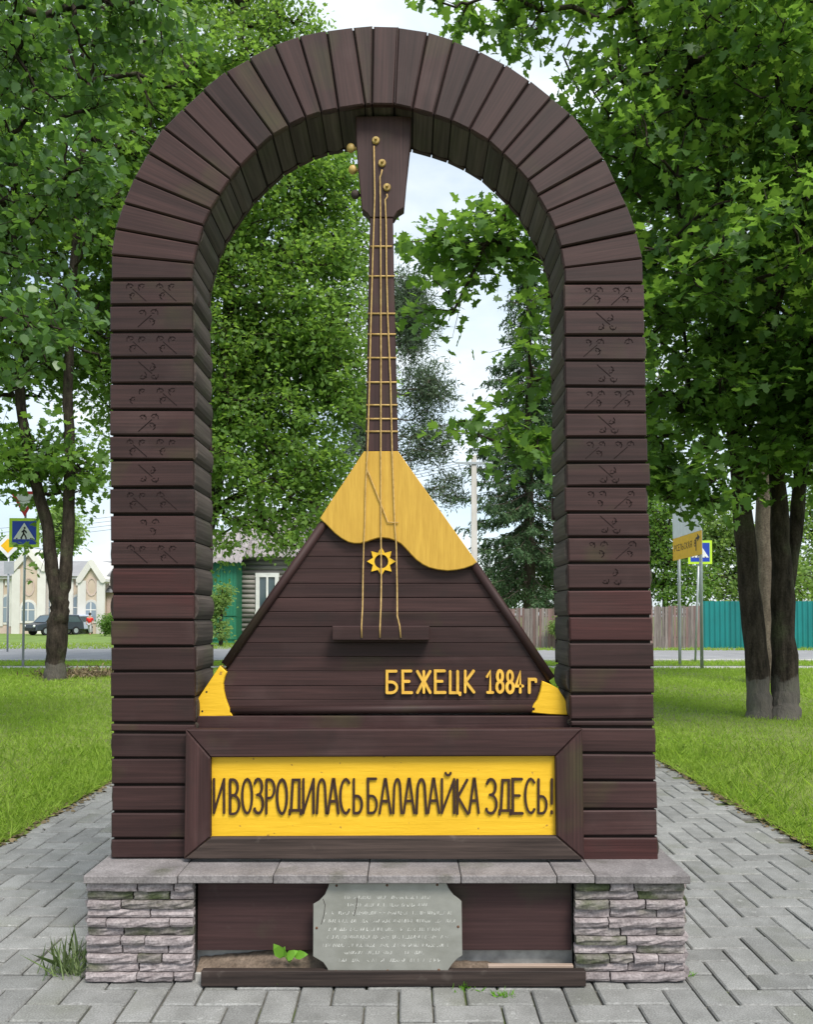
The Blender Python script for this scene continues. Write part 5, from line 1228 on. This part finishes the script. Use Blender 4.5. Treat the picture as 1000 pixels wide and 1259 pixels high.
mk('annex_roof', [(x0, YBd2 + .2, ze2), (x1 + .4, YBd2 + .2, ze2), (x1 + .4, YBd2 + 5.5, BZ(690)), (x0, YBd2 + 5.5, BZ(690)), (x1 + .4, YBd2 + 10.4, ze2), (x0, YBd2 + 10.4, ze2)], [(0, 1, 2, 3), (3, 2, 4, 5), (0, 5, 4, 1), (0, 3, 5), (1, 4, 2)], groof, bd)
q = MB(); q.box((BX(124), YBd2 + 5, zr - .4), (BX(129), YBd2 + 5.8, zr + .6)); q.build('chimney', pink, bd)

# ------------------------------------------------------------------ parked cars and the person in red
glassc = glass
def car(px, d, label, paint, rz, L_=4.4, Wd=1.8, H=1.65):
    c = W(px, 757, d); t = empty('parked_car', (c.x, c.y, -.05), label, 'car', 'cars parked by the pale building'); M = frame((c.x, c.y, -.05), 0, 0, rz)
    prof = [(-L_ / 2, .35), (-L_ / 2 + .05, .85), (-L_ / 2 + .9, 1.02), (-L_ / 2 + 1.5, H - .08), (-L_ / 2 + 1.9, H), (L_ / 2 - .55, H - .02), (L_ / 2 - .08, 1.0), (L_ / 2, .4)]
    q = MB(); q.prism(prof, -Wd / 2, Wd / 2, c=.08); q.v = [M @ p for p in q.v]; body = q.build('body', paint, t)
    gl = [(-L_ / 2 + 1.12, 1.05), (-L_ / 2 + 1.58, H - .16), (L_ / 2 - .75, H - .14), (L_ / 2 - .35, 1.05)]
    for s in (-1, 1):
        q = MB(); q.prism(gl, s * (Wd / 2 + .003), s * (Wd / 2 + .012)); q.v = [M @ p for p in q.v]; q.build('side_window', glassc, t)
        for wx in (-L_ / 2 + .85, L_ / 2 - .85):
            q = MB(); q.tube([M @ Vector((wx, s * (Wd / 2 - .18), .34)), M @ Vector((wx, s * (Wd / 2 + .03), .34))], .34, 18); w_ = q.build('wheel', s_black, t)
            q = MB(); q.tube([M @ Vector((wx, s * (Wd / 2 + .028), .34)), M @ Vector((wx, s * (Wd / 2 + .045), .34))], .2, 14); q.build('rim', galv, w_)
    for s in (-.62, .62):
        q = MB(); q.ball((-L_ / 2 + .0, s, .74), .15, 10, 6, (.4, 1, .7)); q.v = [M @ p for p in q.v]; q.build('headlight', s_white, t)
    q = MB(); q.add([M @ Vector(p) for p in ((-L_ / 2 + .92, -.72, 1.06), (-L_ / 2 + .92, .72, 1.06), (-L_ / 2 + 1.46, .62, H - .10), (-L_ / 2 + 1.46, -.62, H - .10), (-L_ / 2 + .87, -.72, 1.05), (-L_ / 2 + .87, .72, 1.05), (-L_ / 2 + 1.42, .62, H - .10), (-L_ / 2 + 1.42, -.62, H - .10))],
                    [(0, 1, 2, 3), (4, 7, 6, 5), (0, 4, 5, 1), (2, 6, 7, 3), (0, 3, 7, 4), (1, 5, 6, 2)]); q.build('windscreen', glassc, t)
    q = MB(); q.box((-L_ / 2 - .06, -.75, .38), (-L_ / 2 + .02, .75, .6), M); q.build('bumper', s_black, t)
car(67, 66, 'dark parked car with its nose showing beside the forked maple', flat('dark car paint', (.035, .045, .06), .3), R(58))
car(88, 69, 'silver-blue parked car half hidden by the forked maple trunk', flat('silver car paint', (.42, .47, .58), .3), R(70))
# person
pp = W(110.5, 757, 66); pp.z = -.05
per = empty('person', pp, 'person in a red top and pale trousers walking by the pale building', 'person')
def skin(name, joints, edges, mat, root=0):
    me = bpy.data.meshes.new(name); me.from_pydata([tuple(pp + Vector(j[:3])) for j in joints], edges, []); o = link(name, me); me.materials.append(mat)
    m_ = o.modifiers.new('skin', 'SKIN'); s_ = o.modifiers.new('sub', 'SUBSURF'); s_.levels = s_.render_levels = 1
    for i, j in enumerate(joints): me.skin_vertices[0].data[i].radius = (j[3], j[3] * .8)
    me.skin_vertices[0].data[root].use_root = True; m_.use_smooth_shade = True; adopt(o, per); return o
skinm = flat('skin', (.42, .26, .19)); hairm = flat('dark hair', (.03, .022, .018)); redm = flat('red cloth', (.62, .025, .02), .8); trm = flat('pale trousers', (.40, .40, .42), .8)
J = [(0, 0, .93, .15), (0, 0, 1.15, .15), (0, 0, 1.38, .17), (0, 0, 1.50, .06), (0, 0, 1.60, .09), (0, 0, 1.72, .085), (.20, 0, 1.40, .07), (.27, .05, 1.14, .05), (.24, -.12, .92, .04), (.24, -.18, .84, .035), (-.20, 0, 1.40, .07), (-.28, .06, 1.14, .05), (-.26, -.05, .9, .04), (-.26, -.08, .82, .035),
     (.09, 0, .88, .10), (.10, -.10, .50, .075), (.10, -.05, .09, .05), (.10, -.2, .05, .04), (-.09, 0, .88, .10), (-.10, .12, .50, .075), (-.10, .26, .10, .05), (-.10, .14, .05, .04)]
E = [(0, 1), (1, 2), (2, 3), (3, 4), (4, 5), (2, 6), (6, 7), (7, 8), (8, 9), (2, 10), (10, 11), (11, 12), (12, 13), (0, 14), (14, 15), (15, 16), (16, 17), (0, 18), (18, 19), (19, 20), (20, 21)]
skin('body', J, E, skinm)
skin('red_top', [(0, 0, .90, .17), (0, 0, 1.15, .19), (0, 0, 1.38, .17), (.21, 0, 1.37, .07), (.27, .05, 1.12, .065), (-.21, 0, 1.37, .07), (-.28, .06, 1.12, .065)], [(0, 1), (1, 2), (2, 3), (3, 4), (2, 5), (5, 6)], redm)
skin('trousers', [(0, 0, .94, .155), (.09, 0, .86, .12), (.10, -.10, .50, .095), (.10, -.05, .14, .08), (-.09, 0, .86, .12), (-.10, .12, .50, .095), (-.10, .25, .15, .08)], [(0, 1), (1, 2), (2, 3), (0, 4), (4, 5), (5, 6)], trm)
q = MB(); q.ball((pp.x, pp.y + .02, pp.z + 1.70), .12, 12, 8, (.92, 1, 1)); q.build('hair', hairm, per, smooth=True)
